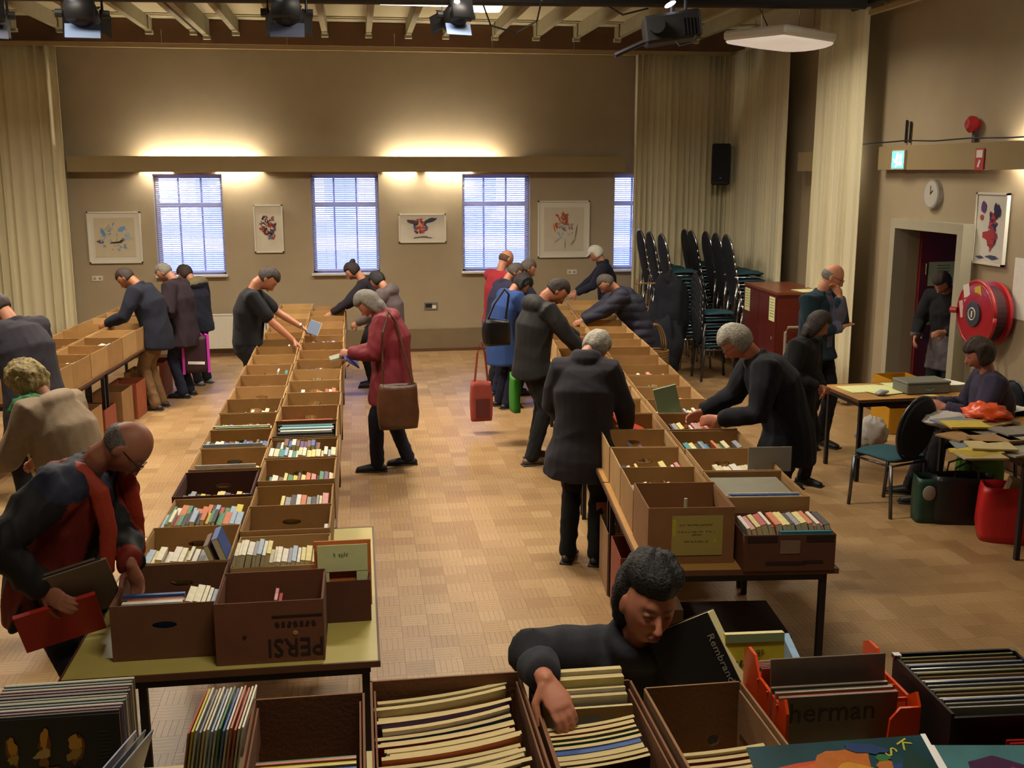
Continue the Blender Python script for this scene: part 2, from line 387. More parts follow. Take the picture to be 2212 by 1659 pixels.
curtain('curtain', 'cream curtain on back wall behind the stacked chairs', (4.12, YB-.36), (5.66, YB-.36), .03, 4.38, 17, .05, 2)
curtain('curtain', 'cream curtain brightly lit on right wall beside the loudspeaker', (5.58, YB-.45), (5.58, 13.65), .03, 4.38, 20, .05, 3)
curtain('curtain', 'cream curtain on right wall nearest the doorway, reaching above the frame', (5.55, 12.6), (5.58, 11.5), .03, 4.75, 13, .05, 4)
# ---------------- framed prints ----------------
matt = mat('mount_board', '#c9bfa6', .9, 10, .03); framew = mat('white_frame', '#d5cfc0', .5)
def picture(label, c, w, h, blobs, mount=True, rz=0, group='framed prints on the walls', bg='#c4b79c', fr=.02):
    t = thing('framed_print', label, 'picture', c, rz, group); f = MB(); d = .035
    for s in (-1, 1):
        f.box((s*(w/2-fr/2), 0, 0), (fr, d, h), framew); f.box((0, 0, s*(h/2-fr/2)), (w, d, fr), framew)
    f.build('frame', t)
    bx('mount_board', (0, .004, 0), (w-fr*1.5, .01, h-fr*1.5), framew, t)
    k = .80 if mount else .97
    bx('sheet', (0, -.004, 0), ((w-2*fr)*k, .004, (h-2*fr)*k), mat('sheet_'+bg.strip('#'), bg, .9, 8, .04), t)
    paint('print', w, h, blobs, t, (0, -.007, 0), (0, 0, 0))
    return t
r_ = random.Random(5)
def scrib(n, cols, rx, rz, sz=(.02, .05), c=(0, 0)):
    out = []
    for i in range(n):
        a = r_.random()*6.28; q = math.sqrt(r_.random()); out.append((c[0]+rx*q*math.cos(a), c[1]+rz*q*math.sin(a), r_.uniform(*sz), r_.uniform(sz[0]*.4, sz[1]*.5), r_.random()*3, r_.choice(cols)))
    return out
YP = YB-.03
picture('square framed print with pale blue and grey scribbles beside left curtain', (-3.47, YP, 1.76), .74, .74, [(-.16, .07, .03, .07, .4, '#5b8fc4'), (.1, .12, .07, .03, .5, '#6c9ccb'), (-.2, -.06, .05, .03, 0, '#5a4a44'), (.02, -.07, .1, .014, .05, '#3f332c'), (.1, -.04, .04, .018, .6, '#4b3d33'), (.18, .02, .05, .05, 1, '#9fb0bf'), (-.15, -.02, .05, .01, .8, '#8da3bb')]+scrib(40, ['#a79e8c', '#b3a58c', '#7fa0bb', '#97a5ac', '#6f8fb0'], .24, .2, (.008, .035)))
picture('tall white framed print of a red and blue oval figure', (-1.29, YP, 1.87), .42, .70, scrib(70, ['#8b2f28', '#a84030', '#3c4e6e', '#2b2a33', '#c9c0b0', '#6d2a2a', '#5b6d86'], .11, .2, (.015, .04), (0, .02)), False, bg='#cfc6b2')
picture('wide white framed print of a colourful bird-like shape', (.97, YP, 1.86), .71, .43, scrib(40, ['#b3472e', '#3d5aa0', '#2b3145', '#d08a3c', '#873a3c'], .11, .1, (.02, .045), (-.04, .03))+[(-.16, .1, .08, .03, -.3, '#4a3436'), (.13, .12, .1, .03, .3, '#2e3542'), (.0, -.13, .1, .012, 0, '#555'*2 if 0 else '#555555'), (-.1, -.14, .05, .01, .1, '#6a655c'), (.1, -.14, .05, .01, -.1, '#6a655c')], False, bg='#cdc6b8')
picture('large white framed print with orange and grey curved strokes', (3.13, YP, 1.83), .80, .86, scrib(26, ['#b4522c', '#c4683a', '#a8432a', '#8a5a48'], .12, .14, (.02, .05), (-.02, .13))+scrib(16, ['#b4522c', '#93a9c8', '#8b8f9c'], .13, .16, (.02, .04), (.02, -.02))+[(.19, -.05, .012, .13, -.15, '#7c7468'), (.14, -.2, .06, .012, .9, '#8b8376'), (-.15, .02, .01, .07, .2, '#c4683a'), (-.1, -.17, .06, .015, .6, '#a39c8e'), (.02, -.22, .008, .07, 0, '#8b8376')], bg='#c5bca8')
picture('tall framed print of purple and red figures beside the doorway', (XR-.03, 9.32, 2.17), .50, .67, scrib(36, ['#2b2358', '#3a2f7a', '#8a2b3f', '#b33a35'], .07, .16, (.025, .06), (.04, .0))+[(-.12, .2, .04, .05, .3, '#5b3b7c'), (-.14, .1, .03, .03, 0, '#b0492f'), (.1, .17, .05, .07, .2, '#201b44'), (0, -.06, .1, .05, 0, '#a8323a'), (-.12, -.27, .06, .015, 0, '#3d4668'), (.08, -.26, .1, .018, 0, '#3d4668')], False, rz=-PI/2, bg='#d3cfc4')
picture('narrow framed print with blue scribbles half hidden by right curtain', (XR-.03, 12.75, 1.75), .5, .9, scrib(20, ['#4c5f9c', '#8f9cc0', '#6c6a7a'], .1, .3, (.02, .05)), False, rz=-PI/2, bg='#cfccc6')
# wall fittings
def socket(label, c, dark=False):
    t = thing('wall_socket', label, 'socket', c, 0)
    if dark:
        bx('box_frame', (0, 0, 0), (.2, .02, .11), mat('steel_plate', '#6d6a66', .5), t); bx('recess', (-.03, -.011, .01), (.1, .006, .06), blackp, t); bx('label_plate', (.05, -.012, -.01), (.06, .004, .05), paperw, t)
    else:
        bx('plate', (0, 0, 0), (.15, .012, .075), framew, t, bev=.004)
        for s in (-.037, .037): MB().tube((s, -.006, 0), (s, -.009, 0), .022, mat('socket_grey', '#9c968a', .6), 12).build('outlet', t)
socket('white double socket on back wall under the blue scribble print', (-3.76, YB-.006, 1.17)); socket('white double socket on back wall under the orange strokes print', (3.27, YB-.006, 1.17)); socket('dark recessed socket box low on the back wall', (1.08, YB-.01, .68), True)
def radiator(label, x0, x1):
    t = thing('radiator', label, 'radiator', ((x0+x1)/2, YB-.16, .12), 0, 'white radiators along the back wall'); w = x1-x0
    rm = mat('radiator_enamel', '#d2cdbf', .4)
    bx('panel', (0, 0, .25), (w, .06, .5), rm, t, bev=.01)
    n = int(w/.06); mb = MB()
    for i in range(n): mb.box((-w/2+.03+i*.06, -.033, .25), (.03, .008, .42), rm)
    mb.build('ribs', t); bx('grille', (0, 0, .505), (w, .08, .015), rm, t); MB().tube((-w/2+.04, .0, 0), (-w/2+.04, 0, -.12), .01, rm).build('pipe', t)
radiator('white panel radiator on the back wall left of the black t-shirt man', -2.3, -1.3); radiator('white panel radiator on the back wall right of the black t-shirt man', -1.22, -.5)
# clock, alarm, signs
t = thing('wall_clock', 'round pale wall clock above the doorway', 'clock', (XR-.03, 10.39, 2.47), -PI/2)
MB().tube((0, .03, 0), (0, -.02, 0), .15, mat('clock_rim', '#8f897f', .5), 24).build('case', t); MB().tube((0, -.02, 0), (0, -.024, 0), .132, mat('clock_dial', '#b5b0a4', .6), 24).build('dial', t)
bx('hour_hand', (.02, -.027, .02), (.06, .003, .008), blackp, t, M.Rotation(-.6, 3, 'Y')); bx('minute_hand', (0, -.029, .04), (.006, .003, .09), blackp, t)
t = thing('exit_sign', 'glowing green and white exit sign on the light trough', 'sign', (XR-.13, 10.95, 2.82), -PI/2)
bx('housing', (0, .01, 0), (.27, .05, .2), white, t); bx('lit_panel', (0, -.018, 0), (.24, .006, .17), mat('exit_green', '#2fbfae', emit=(.12, .8, .75), es=2.2), t)
ex = MB(); wm = mat('exit_white', '#ffffff', emit=(.85, 1, 1), es=4.5)
ex.box((-.01, -.023, .0), (.05, .002, .08), wm, M.Rotation(.3, 3, 'Y')).ell((-.0, -.023, .06), (.018, .002, .018), wm).box((.07, -.023, 0), (.05, .002, .12), wm).box((-.06, -.023, -.01), (.05, .002, .02), wm, M.Rotation(.5, 3, 'Y')).box((.0, -.023, -.055), (.07, .002, .02), wm, M.Rotation(-.5, 3, 'Y')); ex.build('running_figure', t)
t = thing('fire_hose_sign', 'small red and white fire hose sign on the light trough', 'sign', (XR-.125, 9.44, 2.81), -PI/2)
bx('plate', (0, 0, 0), (.14, .006, .2), mat('sign_red', '#b5323a', .6), t); bx('symbol', (0, -.005, .05), (.1, .003, .07), paperw, t); bx('arrow', (.0, -.005, -.04), (.03, .003, .07), paperw, t, M.Rotation(.4, 3, 'Y'))
t = thing('fire_alarm_bell', 'round red alarm sounder on the right wall above ledge', 'alarm', (XR-.04, 9.72, 3.14), -PI/2)
MB().loft([(0, .04, 0), (0, 0, 0), (0, -.04, 0), (0, -.07, 0)], [.05, .075, .08, .05], redp, (1, 0, 0), 18, True, .2).build('sounder', t); bx('base', (0, .02, -.12), (.05, .04, .14), mat('alarm_base', '#5b5350', .6), t)
t = thing('junction_box', 'thin grey conduit clips on right wall left of the alarm', 'conduit', (XR-.02, 11.05, 3.12), -PI/2); MB().tube((0, 0, -.12), (0, 0, .12), .012, blacksteel).build('conduit', t); MB().tube((.09, 0, -.12), (.09, 0, .1), .012, blacksteel).build('conduit', t)
# fire hose reel
t = thing('fire_hose_reel', 'large red fire hose reel on right wall beside doorway', 'hose reel', (XR, 9.12, 1.40), -PI/2)
def disc(y, r, r0=.0, d=.03, m=redp, n=36):
    mb = MB(); mb.loft([(0, y+d/2, 0), (0, y-d/2, 0)], [r, r], m, (1, 0, 0), n, True, .04); return mb
disc(-.06, .30).build('back_flange', t); disc(-.22, .30).build('front_flange', t, True); disc(-.14, .26, d=.14, m=mat('hose_rubber', '#3a0f12', .7)).build('hose_coil', t)
MB().loft([(0, -.01, 0), (0, -.06, 0)], [.07, .07], blacksteel, (1, 0, 0), 12, True, .1).build('wall_bracket', t)
h = MB()
for q in range(40):
    pass
tor = []
for q in range(33): a = 2*PI*q/32; tor.append((.30*math.cos(a), -.225, .30*math.sin(a)))
MB().loft(tor, [.018]*33, redp, (0, 1, 0), 8, False).build('rim', t, True)
disc(-.25, .115, d=.03, m=mat('hub_grey', '#3b3d49', .5)).build('hub', t)
hr = MB(); hr.loft([(.055*math.cos(2*PI*q/20), -.27, .055*math.sin(2*PI*q/20)) for q in range(21)], [.006]*21, framew, (0, 1, 0), 6, False).box((0, -.27, 0), (.02, .006, .06), framew); hr.build('hub_mark', t)
for q, (x, z, w, h_, c) in enumerate(((-.16, .2, .1, .12, '#d8cfc0'), (.03, .2, .1, .12, '#c9b02a'), (-.22, .02, .06, .16, '#c8a9a0'), (-.14, .1, .08, .05, '#c9b9a6'))):
    bx('sticker', (x, -.242, z), (w, .003, h_), mat('sticker_'+c.strip('#'), c, .6), t, M.Rotation(-.3, 3, 'Y'))
MB().tube((-.28, -.25, .0), (-.33, -.29, .0), .03, redp).build('valve_handle', t)
MB().path([(.1, -.18, -.3), (.14, -.18, -.5), (.1, -.12, -.8), (.1, -.06, -1.3)], .018, redp).build('supply_pipe', t)
p = bx('paper_notice', (XR-.006, 9.50, 1.10), (.003, .16, .5), paperm); tag(p, 'narrow pale green notice on wall under the hose reel', 'paper', 'notices taped up around the door')
lm = MB()
for q in range(9): lm.box((XR-.0085, 9.50, 1.30-q*.05), (.0006, .11, .006), inkm)
lm.build('print', p)
p = bx('paper_notice', (XR-.006, 8.78, 1.66), (.003, .3, .55), paperw); tag(p, 'pale notice board edge cut off at right border of wall', 'paper')
# ---------------- hanging lamps and stage lights ----------------
lampw = mat('lamp_housing', '#c9c6bb', .5); dif = mat('lamp_diffuser', '#e4d8cc', .5, emit=(1, .85, .7), es=.35); lit = mat('lamp_lit', '#ffffff', emit=(1, .93, .75), es=5)  # unlit diffuser: light falling on it put in as faint glow
def fixture(name, label, loc, rz, lit_, w=1.25, d=.32, drop=.25):
    t = thing(name, label, 'lamp', loc, rz, 'fluorescent ceiling lamps')
    bx('housing', (0, 0, .05), (w, d, .08), lampw, t, bev=.02)
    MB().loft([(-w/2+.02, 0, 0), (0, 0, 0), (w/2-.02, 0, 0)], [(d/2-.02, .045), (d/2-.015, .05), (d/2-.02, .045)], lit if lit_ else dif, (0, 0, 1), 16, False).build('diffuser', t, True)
    for s in (-1, 1): MB().tube((s*w*.35, 0, .08), (s*w*.35, 0, .08+drop), .006, chrome, 6).build('suspension_rod', t)
    return t
t = fixture('hanging_lamp', 'broad white box lamp hanging unlit before the right curtains', tuple(G(1685, 92, 3.78)), R(35), False, .80, .62, .98)
MB().path([(0, .1, .09), (.05, .25, .3), (.2, .3, .98)], .005, blackp, 6).build('lamp_cable', t)
nm = ['over the left boxes', 'over the far left', 'over the middle aisle', 'over far end of middle aisle', 'over the right tables', 'over the chair stacks', 'over the stage edge']
for i, (x, y) in enumerate(LIT):
    fixture('ceiling_lamp', 'lit tube lamp above the frame, '+nm[i], (x, y, 4.40), 0, True, 1.25, .26, .25)
fixture('ceiling_lamp', 'lit tube lamp above the frame, over the stage edge', (.5, 2.5, 4.56), 0, True, 1.25, .26, .12)  # fixture made up to carry the added fill light
c = G(1040, 14, 4.35); fixture('ceiling_lamp', 'blazing white lamp at top centre beside a black spotlight', tuple(c), 0, True, .42, .5, .3)
blue_gel = mat('blue_gel', '#5a6f94', .6); spotglow = mat('spot_glow', '#e8e4ff', emit=(.85, .82, 1), es=12)
tr = thing('lighting_bar', 'black lighting bar across top carrying stage spotlights', 'lighting bar', (0, 0, 0))
MB().tube(tuple(G(-60, -12, 4.04)), tuple(G(1870, 8, 4.04)), .045, blackp, 12).build('bar', tr)
a_ = G(1840, 14, 4.04); MB().path([tuple(a_), tuple(a_+V((.5, -.6, .15)))], .045, blackp).build('bar_end', tr)
MB().path([tuple(G(1040, 0, 4.0)), tuple(G(1060, 55, 3.85)), tuple(G(1115, 72, 3.8)), tuple(G(1160, 45, 3.9)), tuple(G(1170, 0, 4.0))], .008, blackp, 6).build('drooping_cable', tr)
MB().path([tuple(G(1310, 10, 4.0)), tuple(G(1345, 32, 3.92)), tuple(G(1400, 18, 3.98))], .008, blackp, 6).build('drooping_cable', tr)
def spot(label, px, py, tilt, gel, rz=0, sc=1.0):
    c = G(px, py, 3.85)+V((0, 0, 0)); t = thing('stage_spotlight', label, 'spotlight', tuple(c), rz, 'stage spotlights on the bar'); t.scale = (sc,)*3
    rt = M.Rotation(tilt, 3, 'X')
    b = MB(); b.loft([rt@V((0, -.16, 0)), rt@V((0, 0, .0)), rt@V((0, .13, 0))], [(.10, .10), (.115, .12), (.115, .115)], blackp, (0, 0, 1), 14, False); b.box(rt@V((0, -.14, 0)), (.2, .1, .2), blackp, rt); b.build('housing', t, True)
    y = MB(); y.path([(-.14, 0, 0), (-.14, 0, .16), (.14, 0, .16), (.14, 0, 0)], .012, blackp); y.tube((0, 0, .16), (0, 0, .22), .02, blackp); y.build('yoke', t)
    for s, a in ((-1, .5), (1, -.5)): bx('barn_door', rt@V((s*.14, .17, 0)), (.01, .13, .18), blackp, t, rt@M.Rotation(a, 3, 'Z'))
    bx('barn_door', rt@V((0, .17, .13)), (.2, .13, .01), blackp, t, rt@M.Rotation(.5, 3, 'X'))
    bx('gel_flap', (0, -.06, -.13), (.25, .012, .11), mat('gel_dark', '#3a3f55', .6) if gel > 1 else blue_gel, t, M.Rotation(-.35, 3, 'X'))
    MB().ell((-.06, -.17, .10), (.03, .02, .018), spotglow).build('glow_vent', t)
    for s in (-1, 1): MB().tube((s*.14, 0, 0), (s*.19, 0, 0), .03, blackp).build('knob', t)
spot('black spotlight with blue gel flap, left one on the lighting bar', 178, 30, -.3, 1, .1)
spot('black spotlight with dark flap, second from left on the bar', 620, 28, -.3, 2, 0)
spot('black spotlight with barn doors beside the blazing lamp', 985, 34, -.35, 1, .3, .8)
spot('black spotlight cut by the left picture edge on the bar', -28, 30, -.3, 2, .4)
c = G(1450, 62, 3.75); t = thing('video_projector', 'bulky black projector rig hanging from the bar, slightly tilted', 'projector', tuple(c), R(-12))
rt = M.Rotation(R(-8), 3, 'Y')
bx('housing', (0, 0, 0), (.42, .34, .2), blackp, t, rt, bev=.02); MB().tube((-.12, -.17, .0), (-.12, -.24, .0), .06, blackp, 14).build('lens', t)
MB().tube((0, 0, .1), (0, 0, .3), .02, blackp).build('mount_pole', t); MB().tube((.1, 0, .1), (.1, 0, .3), .015, blackp).build('mount_pole', t)
MB().tube((-.2, -.05, -.1), (-.42, -.1, -.2), .02, blacksteel).build('arm_tube', t); MB().ell((-.02, -.1, .16), (.045, .03, .016), spotglow, M.Rotation(-.5, 3, 'Y')).build('glow_vent', t)
MB().path([(.0, -.16, -.08), (.05, -.2, -.15), (.14, -.2, -.13), (.18, -.16, -.05)], .008, blackp, 6).build('cable_loop', t)
for q in range(5): bx('vent_rib', (.08+q*.025, -.175, .0), (.008, .01, .12), blacksteel, t, rt)
# loudspeaker
sp = B(1557, 355, 15.55); t = thing('loudspeaker', 'black loudspeaker mounted high in corner between the curtains', 'loudspeaker', tuple(sp), R(-18))
bx('cabinet', (0, 0, 0), (.27, .26, .6), blackp, t, bev=.02); bx('grille', (0, -.135, .02), (.24, .01, .54), mat('grille_cloth', '#1b1b25', .9, 80, .2), t); bx('badge', (0, -.142, -.2), (.03, .004, .02), chrome, t)
MB().path([(0, .13, 0), (0, .35, 0)], .02, blacksteel).build('bracket', t)
def scribble(parent, cx, y, cz, w, h, m):
    """a line of handwriting too small to read: uneven upright strokes joined along a line"""
    mb = MB(); q = random.Random(int(cz*1000)); x = -w/2
    while x < w/2:
        if q.random() > .15: mb.box((cx+x, y, cz+q.uniform(-.2, .2)*h), (h*.28, .0006, h*q.uniform(.5, 1)), m, M.Rotation(q.uniform(-.4, .4), 3, 'Y'))
        x += h*.5
    mb.build('lettering', parent)
# ---------------- tables ----------------
def table(label, x0, y0, w, l, rz=0, top=creamtop, name='folding_table', group='folding tables in the hall', h=.75, inset=.055):
    """origin at front left corner, w across, l along local y"""
    t = thing(name, label, 'table', (x0, y0, 0), rz, group)
    bx('tabletop', (w/2, l/2, h-.0125), (w, l, .022), top, t)
    e = MB()
    for c, d in (((w/2, .0, h-.0135), (w+.01, .01, .026)), ((w/2, l, h-.0135), (w+.01, .01, .026)), ((0, l/2, h-.0135), (.01, l, .026)), ((w, l/2, h-.0135), (.01, l, .026))): e.box(c, d, brownedge)
    e.build('edge_band', t)
    f = MB()
    for yy in (.05, l-.05): f.box((w/2, yy, h-.05), (w-.1, .03, .045), blacksteel)
    for xx in (.05, w-.05): f.box((xx, l/2, h-.05), (.03, l-.1, .045), blacksteel)
    f.build('frame', t)
    lg = MB().box((0, 0, (h-.05)/2), (.032, .032, h-.05), blacksteel).mesh('leg')
    for xx in (inset, w-.055):
        for yy in (.055, l-.055): link('leg', lg, t, (xx, yy, 0))
    return t
# ---------------- boxes ----------------
def panel_hole(w, h, hole, t=.005):
    """panel in local xz, centred x, z from 0..h, thickness t around y=0; hole=(cx,cz,rx,rz)"""
    bm = bmesh.new(); n = 12; cx, cz, rx, rz = hole
    def ring(y):
        o = [bm.verts.new(v) for v in ((-w/2, y, 0), (w/2, y, 0), (w/2, y, h), (-w/2, y, h))]
        i = [bm.verts.new((cx+rx*math.cos(2*PI*k/n), y, cz+rz*math.sin(2*PI*k/n))) for k in range(n)]
        return o, i
    A, Bq = ring(-t/2), ring(t/2)
    for o, i in (A, Bq):
        es = [bm.edges.new((o[k], o[(k+1) % 4])) for k in range(4)]+[bm.edges.new((i[k], i[(k+1) % n])) for k in range(n)]
        bmesh.ops.triangle_fill(bm, edges=es, use_beauty=True)
    for k in range(4): bm.faces.new((A[0][k], A[0][(k+1) % 4], Bq[0][(k+1) % 4], Bq[0][k]))
    for k in range(n): bm.faces.new((A[1][k], Bq[1][k], Bq[1][(k+1) % n], A[1][(k+1) % n]))
    bm.verts.index_update(); r = [v.co.copy() for v in bm.verts], [[v.index for v in f.verts] for f in bm.faces]; bm.free(); return r
def box_mesh(w, l, h, mt=None, hole=True, flare=0, seed=0):
    mt = mt or cardm; mb = MB(); t = .005; rr = random.Random(seed); j = lambda: rr.uniform(-.004, .004)
    mb.box((0, l/2, t/2+.001), (w-.004, l-.004, t), mt)
    for y, s in ((t/2, 1), (l-t/2, -1)):
        if hole:
            vs, fs = panel_hole(w, h, (0, h*.62, .05, .016)); mb.add([V(v)+V((0, y, 0)) for v in vs], fs, mt)
        else: mb.box((0, y, h/2), (w, t, h), mt)
    for s in (-1, 1): mb.box((s*(w/2-t/2), l/2, h/2+.001), (t, l-.006, h-.002+j()), mt)
    # inner folded lining along the rim
    for s in (-1, 1): mb.box((s*(w/2-t*1.6), l/2, h*.8), (.004, l*.9, h*.34), mt)
    me = mb.mesh('cardboard_box')
    for v in me.vertices:
        if v.co.z > h*.9: v.co.x *= 1+flare; v.co.y += (v.co.y-l/2)*flare
    return me
BOXCOL = ['#a5804c', '#9c7743', '#ab8754', '#a07a4a', '#97713f', '#b08c5a']
nbox = [0]
def cbox(label, pos, w, l, h, rz=0, col=None, group=None, mt=None, hole=True, flare=0, cat='cardboard box'):
    nbox[0] += 1
    o = link('cardboard_box', box_mesh(w, l, h, mt, hole, flare, nbox[0]), None, pos, rz, col or rnd.choice(BOXCOL))
    tag(o, label, cat, group); return o
# ---------------- books ----------------
def book_mesh(w, d, h, soft=True, name='book'):
    """standing spine-up: thickness w along x, height along y=d, cover depth down = h. origin at spine top centre"""
    mb = MB(); t = .0012 if soft else .0025
    mb.box((0, 0, -t/2), (w, d, t), covers).box((-w/2+t/2, 0, -h/2), (t, d, h), covers).box((w/2-t/2, 0, -h/2), (t, d, h), covers)
    return mb
BM = {}
def book(label, pos, w, d, h, rz, lean, col, group, spine_up=True, near=True, name='paperback', cat='book'):
    key = (round(w, 3), round(d, 2), round(h, 2))
    if key not in BM:
        w_, d_, h_ = key; t = .0012
        c = MB(); c.box((0, 0, -t/2), (w_, d_, t), covers).box((-w_/2+t/2, 0, -h_/2), (t, d_, h_), covers).box((w_/2-t/2, 0, -h_/2), (t, d_, h_), covers)
        if not near: pass
        c.box((0, 0, -h_/2), (w_-2.2*t, d_-.004, h_-.004), pages)
        BM[key] = c.mesh('book')
    o = link(name, BM[key], None, pos, 0, col); o.rotation_euler = (M.Rotation(rz, 3, 'Z')@M.Rotation(lean, 3, 'Y')).to_euler()
    tag(o, label, cat, group); return o
BCOL = [('white', '#cfcbbd'), ('cream', '#c9be98'), ('pale yellow', '#cfc27a'), ('green', '#3f7a52'), ('red', '#a63a34'), ('blue', '#3c5a9a'), ('black', '#1b1a20'), ('orange', '#c0683a'), ('grey', '#86868a'), ('teal', '#2f7f86'), ('brown', '#6a4630'), ('pale blue', '#93a8bf'), ('yellow', '#c7b832'), ('pink', '#c47d80'), ('purple', '#5a3c6a'), ('ivory', '#d6d0b4')]
PAL = {'light': [0, 1, 2, 0, 1, 15, 15, 9, 8, 11, 0], 'mix': list(range(16)), 'bright': [3, 4, 12, 3, 6, 0, 7, 10, 15, 11], 'dark': [5, 6, 8, 10, 5, 0, 14], 'warm': [4, 7, 0, 13, 1, 6, 8, 2]}
ORD = ['first', 'second', 'third', 'fourth', 'fifth', 'sixth', 'seventh', 'eighth', 'ninth', 'tenth', 'eleventh', 'twelfth', 'thirteenth', 'fourteenth', 'fifteenth', 'sixteenth', 'seventeenth', 'eighteenth', 'nineteenth', 'twentieth', 'twenty-first', 'twenty-second', 'twenty-third', 'twenty-fourth', 'twenty-fifth', 'twenty-sixth', 'twenty-seventh', 'twenty-eighth', 'twenty-ninth', 'thirtieth']
def row(where, O, rz, x0, x1, y, ztop, pal='mix', d=.18, lean=0, gap=0, group=None, wmin=.012, wmax=.032, h=.12, maxn=30, dz=.015):
    """spines-up row along local x from x0 to x1 at local y centre; O origin (Vector); """
    R3 = rotz(rz); x = x0; i = 0; rr = random.Random(int(abs(O.x*77+O.y*131+y*17)))
    while x < x1-.008 and i < maxn:
        w = rr.uniform(wmin, wmax); w = round(w*500)/500
        if rr.random() < gap: x += rr.uniform(.02, .05); continue
        cn, ch = BCOL[rr.choice(PAL[pal])]; hh = round(h*rr.choice((.85, 1, 1.1)), 2); dd = round(d*rr.choice((.92, 1, 1.05)), 2)
        z = ztop+rr.uniform(-dz, dz); le = lean+rr.uniform(-.05, .05)
        p = O+R3@V((x+w/2, y+rr.uniform(-.006, .006), z-O.z))
        book('%s paperback, %s from left, %s' % (cn, ORD[i], where), p, w, dd, hh, rz, le, ch, group or 'paperbacks in '+where)
        x += w/math.cos(lean)+.0015; i += 1
def rowy(where, O, rz, xc, wx, y0, y1, ztop, cols, group=None, th=(.008, .03), h=.2, maxn=14, kind='art book', tilt=0):
    """large books with spines along local x, stacked along local y front to back"""
    R3 = rotz(rz); y = y0; i = 0; rr = random.Random(int(abs(O.x*97+O.y*31+y0*7)))
    while y < y1-.005 and i < maxn:
        w = round(rr.uniform(*th)*500)/500; cn, ch = cols[i % len(cols)]; ww = round(wx*rr.uniform(.9, 1), 2)
        p = O+R3@V((xc+rr.uniform(-.01, .01), y+w/2, ztop-O.z+rr.uniform(-.012, .012)))
        o = book('%s %s, %s from front, %s' % (cn, kind, ORD[i], where), p, w, ww, h, 0, 0, ch, group or kind+'s in '+where, name=kind.replace(' ', '_'))
        o.rotation_euler = (M.Rotation(rz+PI/2, 3, 'Z')@M.Rotation(tilt, 3, 'Y')).to_euler()
        y += w+.002; i += 1
BC = {n: c for n, c in BCOL}
def C(*n): return [(k, BC[k]) for k in n]
# ===== centre table row =====
TZ = .75
yy = 4.06; k = 0
for i in range(6):
    l = 1.68; table('%s cream folding table of the centre row, counted from the front' % ORD[i], -1.2 if i < 1 else -1.08, yy, 1.24 if i < 1 else .915, l, 0, creamtop, inset=.3 if i < 1 else .055); yy += l+.005
# left file
g1 = 'cardboard boxes, left file of the centre tables'; g2 = 'cardboard boxes, right file of the centre tables'
spec1 = [ # y, l, h, where-name
    (4.20, .46, .24, 'front left box'), (4.68, .50, .235, 'second box, left file'), (5.20, .50, .22, 'third box, left file'), (5.72, .48, .23, 'fourth box, left file'),
    (6.22, .48, .24, 'fifth box, left file'), (6.72, .48, .24, 'sixth box, left file'), (7.22, .48, .24, 'seventh box, left file')]
spec2 = [(4.10, .34, .26, 'flapless front box'), (4.60, .42, .22, 'second box, right file'), (5.04, .40, .24, 'third box, right file'), (5.46, .44, .21, 'fourth box, right file'),
    (5.92, .46, .24, 'fifth box, right file'), (6.40, .46, .24, 'sixth box, right file'), (6.88, .5, .24, 'seventh box, right file')]
y = 7.72; i = 8
while y < 13.95:
    spec1.append((y, .485, .235, '%s box, left file' % ORD[i-1])); y += .50; i += 1
y = 7.42; i = 8
while y < 13.9:
    spec2.append((y, .485, .235, '%s box, right file' % ORD[i-1])); y += .50; i += 1
def where_(w, f): return w+', centre tables'
for i, (y, l, h, w) in enumerate(spec1):
    wd = .42; o = cbox(('%s, holding paperbacks, on the centre tables' % w) if i < 8 else '%s from the front on the centre tables' % w, (-.815+rnd.uniform(-.008, .008), y, TZ), wd, l, h+rnd.uniform(-.006, .006), rnd.uniform(-.012, .012), '#6b4428' if i == 0 else '#4d2a22' if i == 3 else None, g1, hole=i != 0 or True)
for i, (y, l, h, w) in enumerate(spec2):
    o = cbox(('%s, holding books, on the centre tables' % w) if i < 8 else '%s from the front on the centre tables' % w, (-.385+rnd.uniform(-.008, .008), y, TZ), .43, l, h+rnd.uniform(-.006, .006), rnd.uniform(-.012, .012), '#6e4329' if i == 0 else None, g2, hole=i != 0)
    if i == 0:
        tx = text('printed_letters', 'PERSI', .11, mat('box_ink', '#2a1a16', .9), o, (.10, -.003, .07), (PI/2, PI, 0), .9)
        tx.rotation_euler = (M.Rotation(PI, 4, 'Y')@M.Rotation(PI/2, 4, 'X')).to_euler()
        t2 = MB()
        for q in range(7): t2.box((.03+.024*q, -.0032, .165), (.014, .001, .02), MATS['box_ink'], M.Rotation(.3*((q % 3)-1), 3, 'Y'))
        t2.build('printed_marks', o)
        bx('printed_line', (.11, -.0035, .20), (.2, .001, .006), MATS['box_ink'], o)
        MB().ell((.10, -.002, .125), (.011, .002, .011), mat('kraft_spot', '#a3805a', .9)).build('vent_hole', o); MB().ell((-.10, -.003, .12), (.008, .002, .008), mat('dark_red_mark', '#4a1416', .9)).build('printed_mark', o)
OL = V((-.815, 0, TZ)); OR = V((-.385, 0, TZ))
wl = lambda i: spec1[i][3]+', centre tables'; wr_ = lambda i: spec2[i][3]+', centre tables'
def at(O, y): return V((O.x, y, TZ))
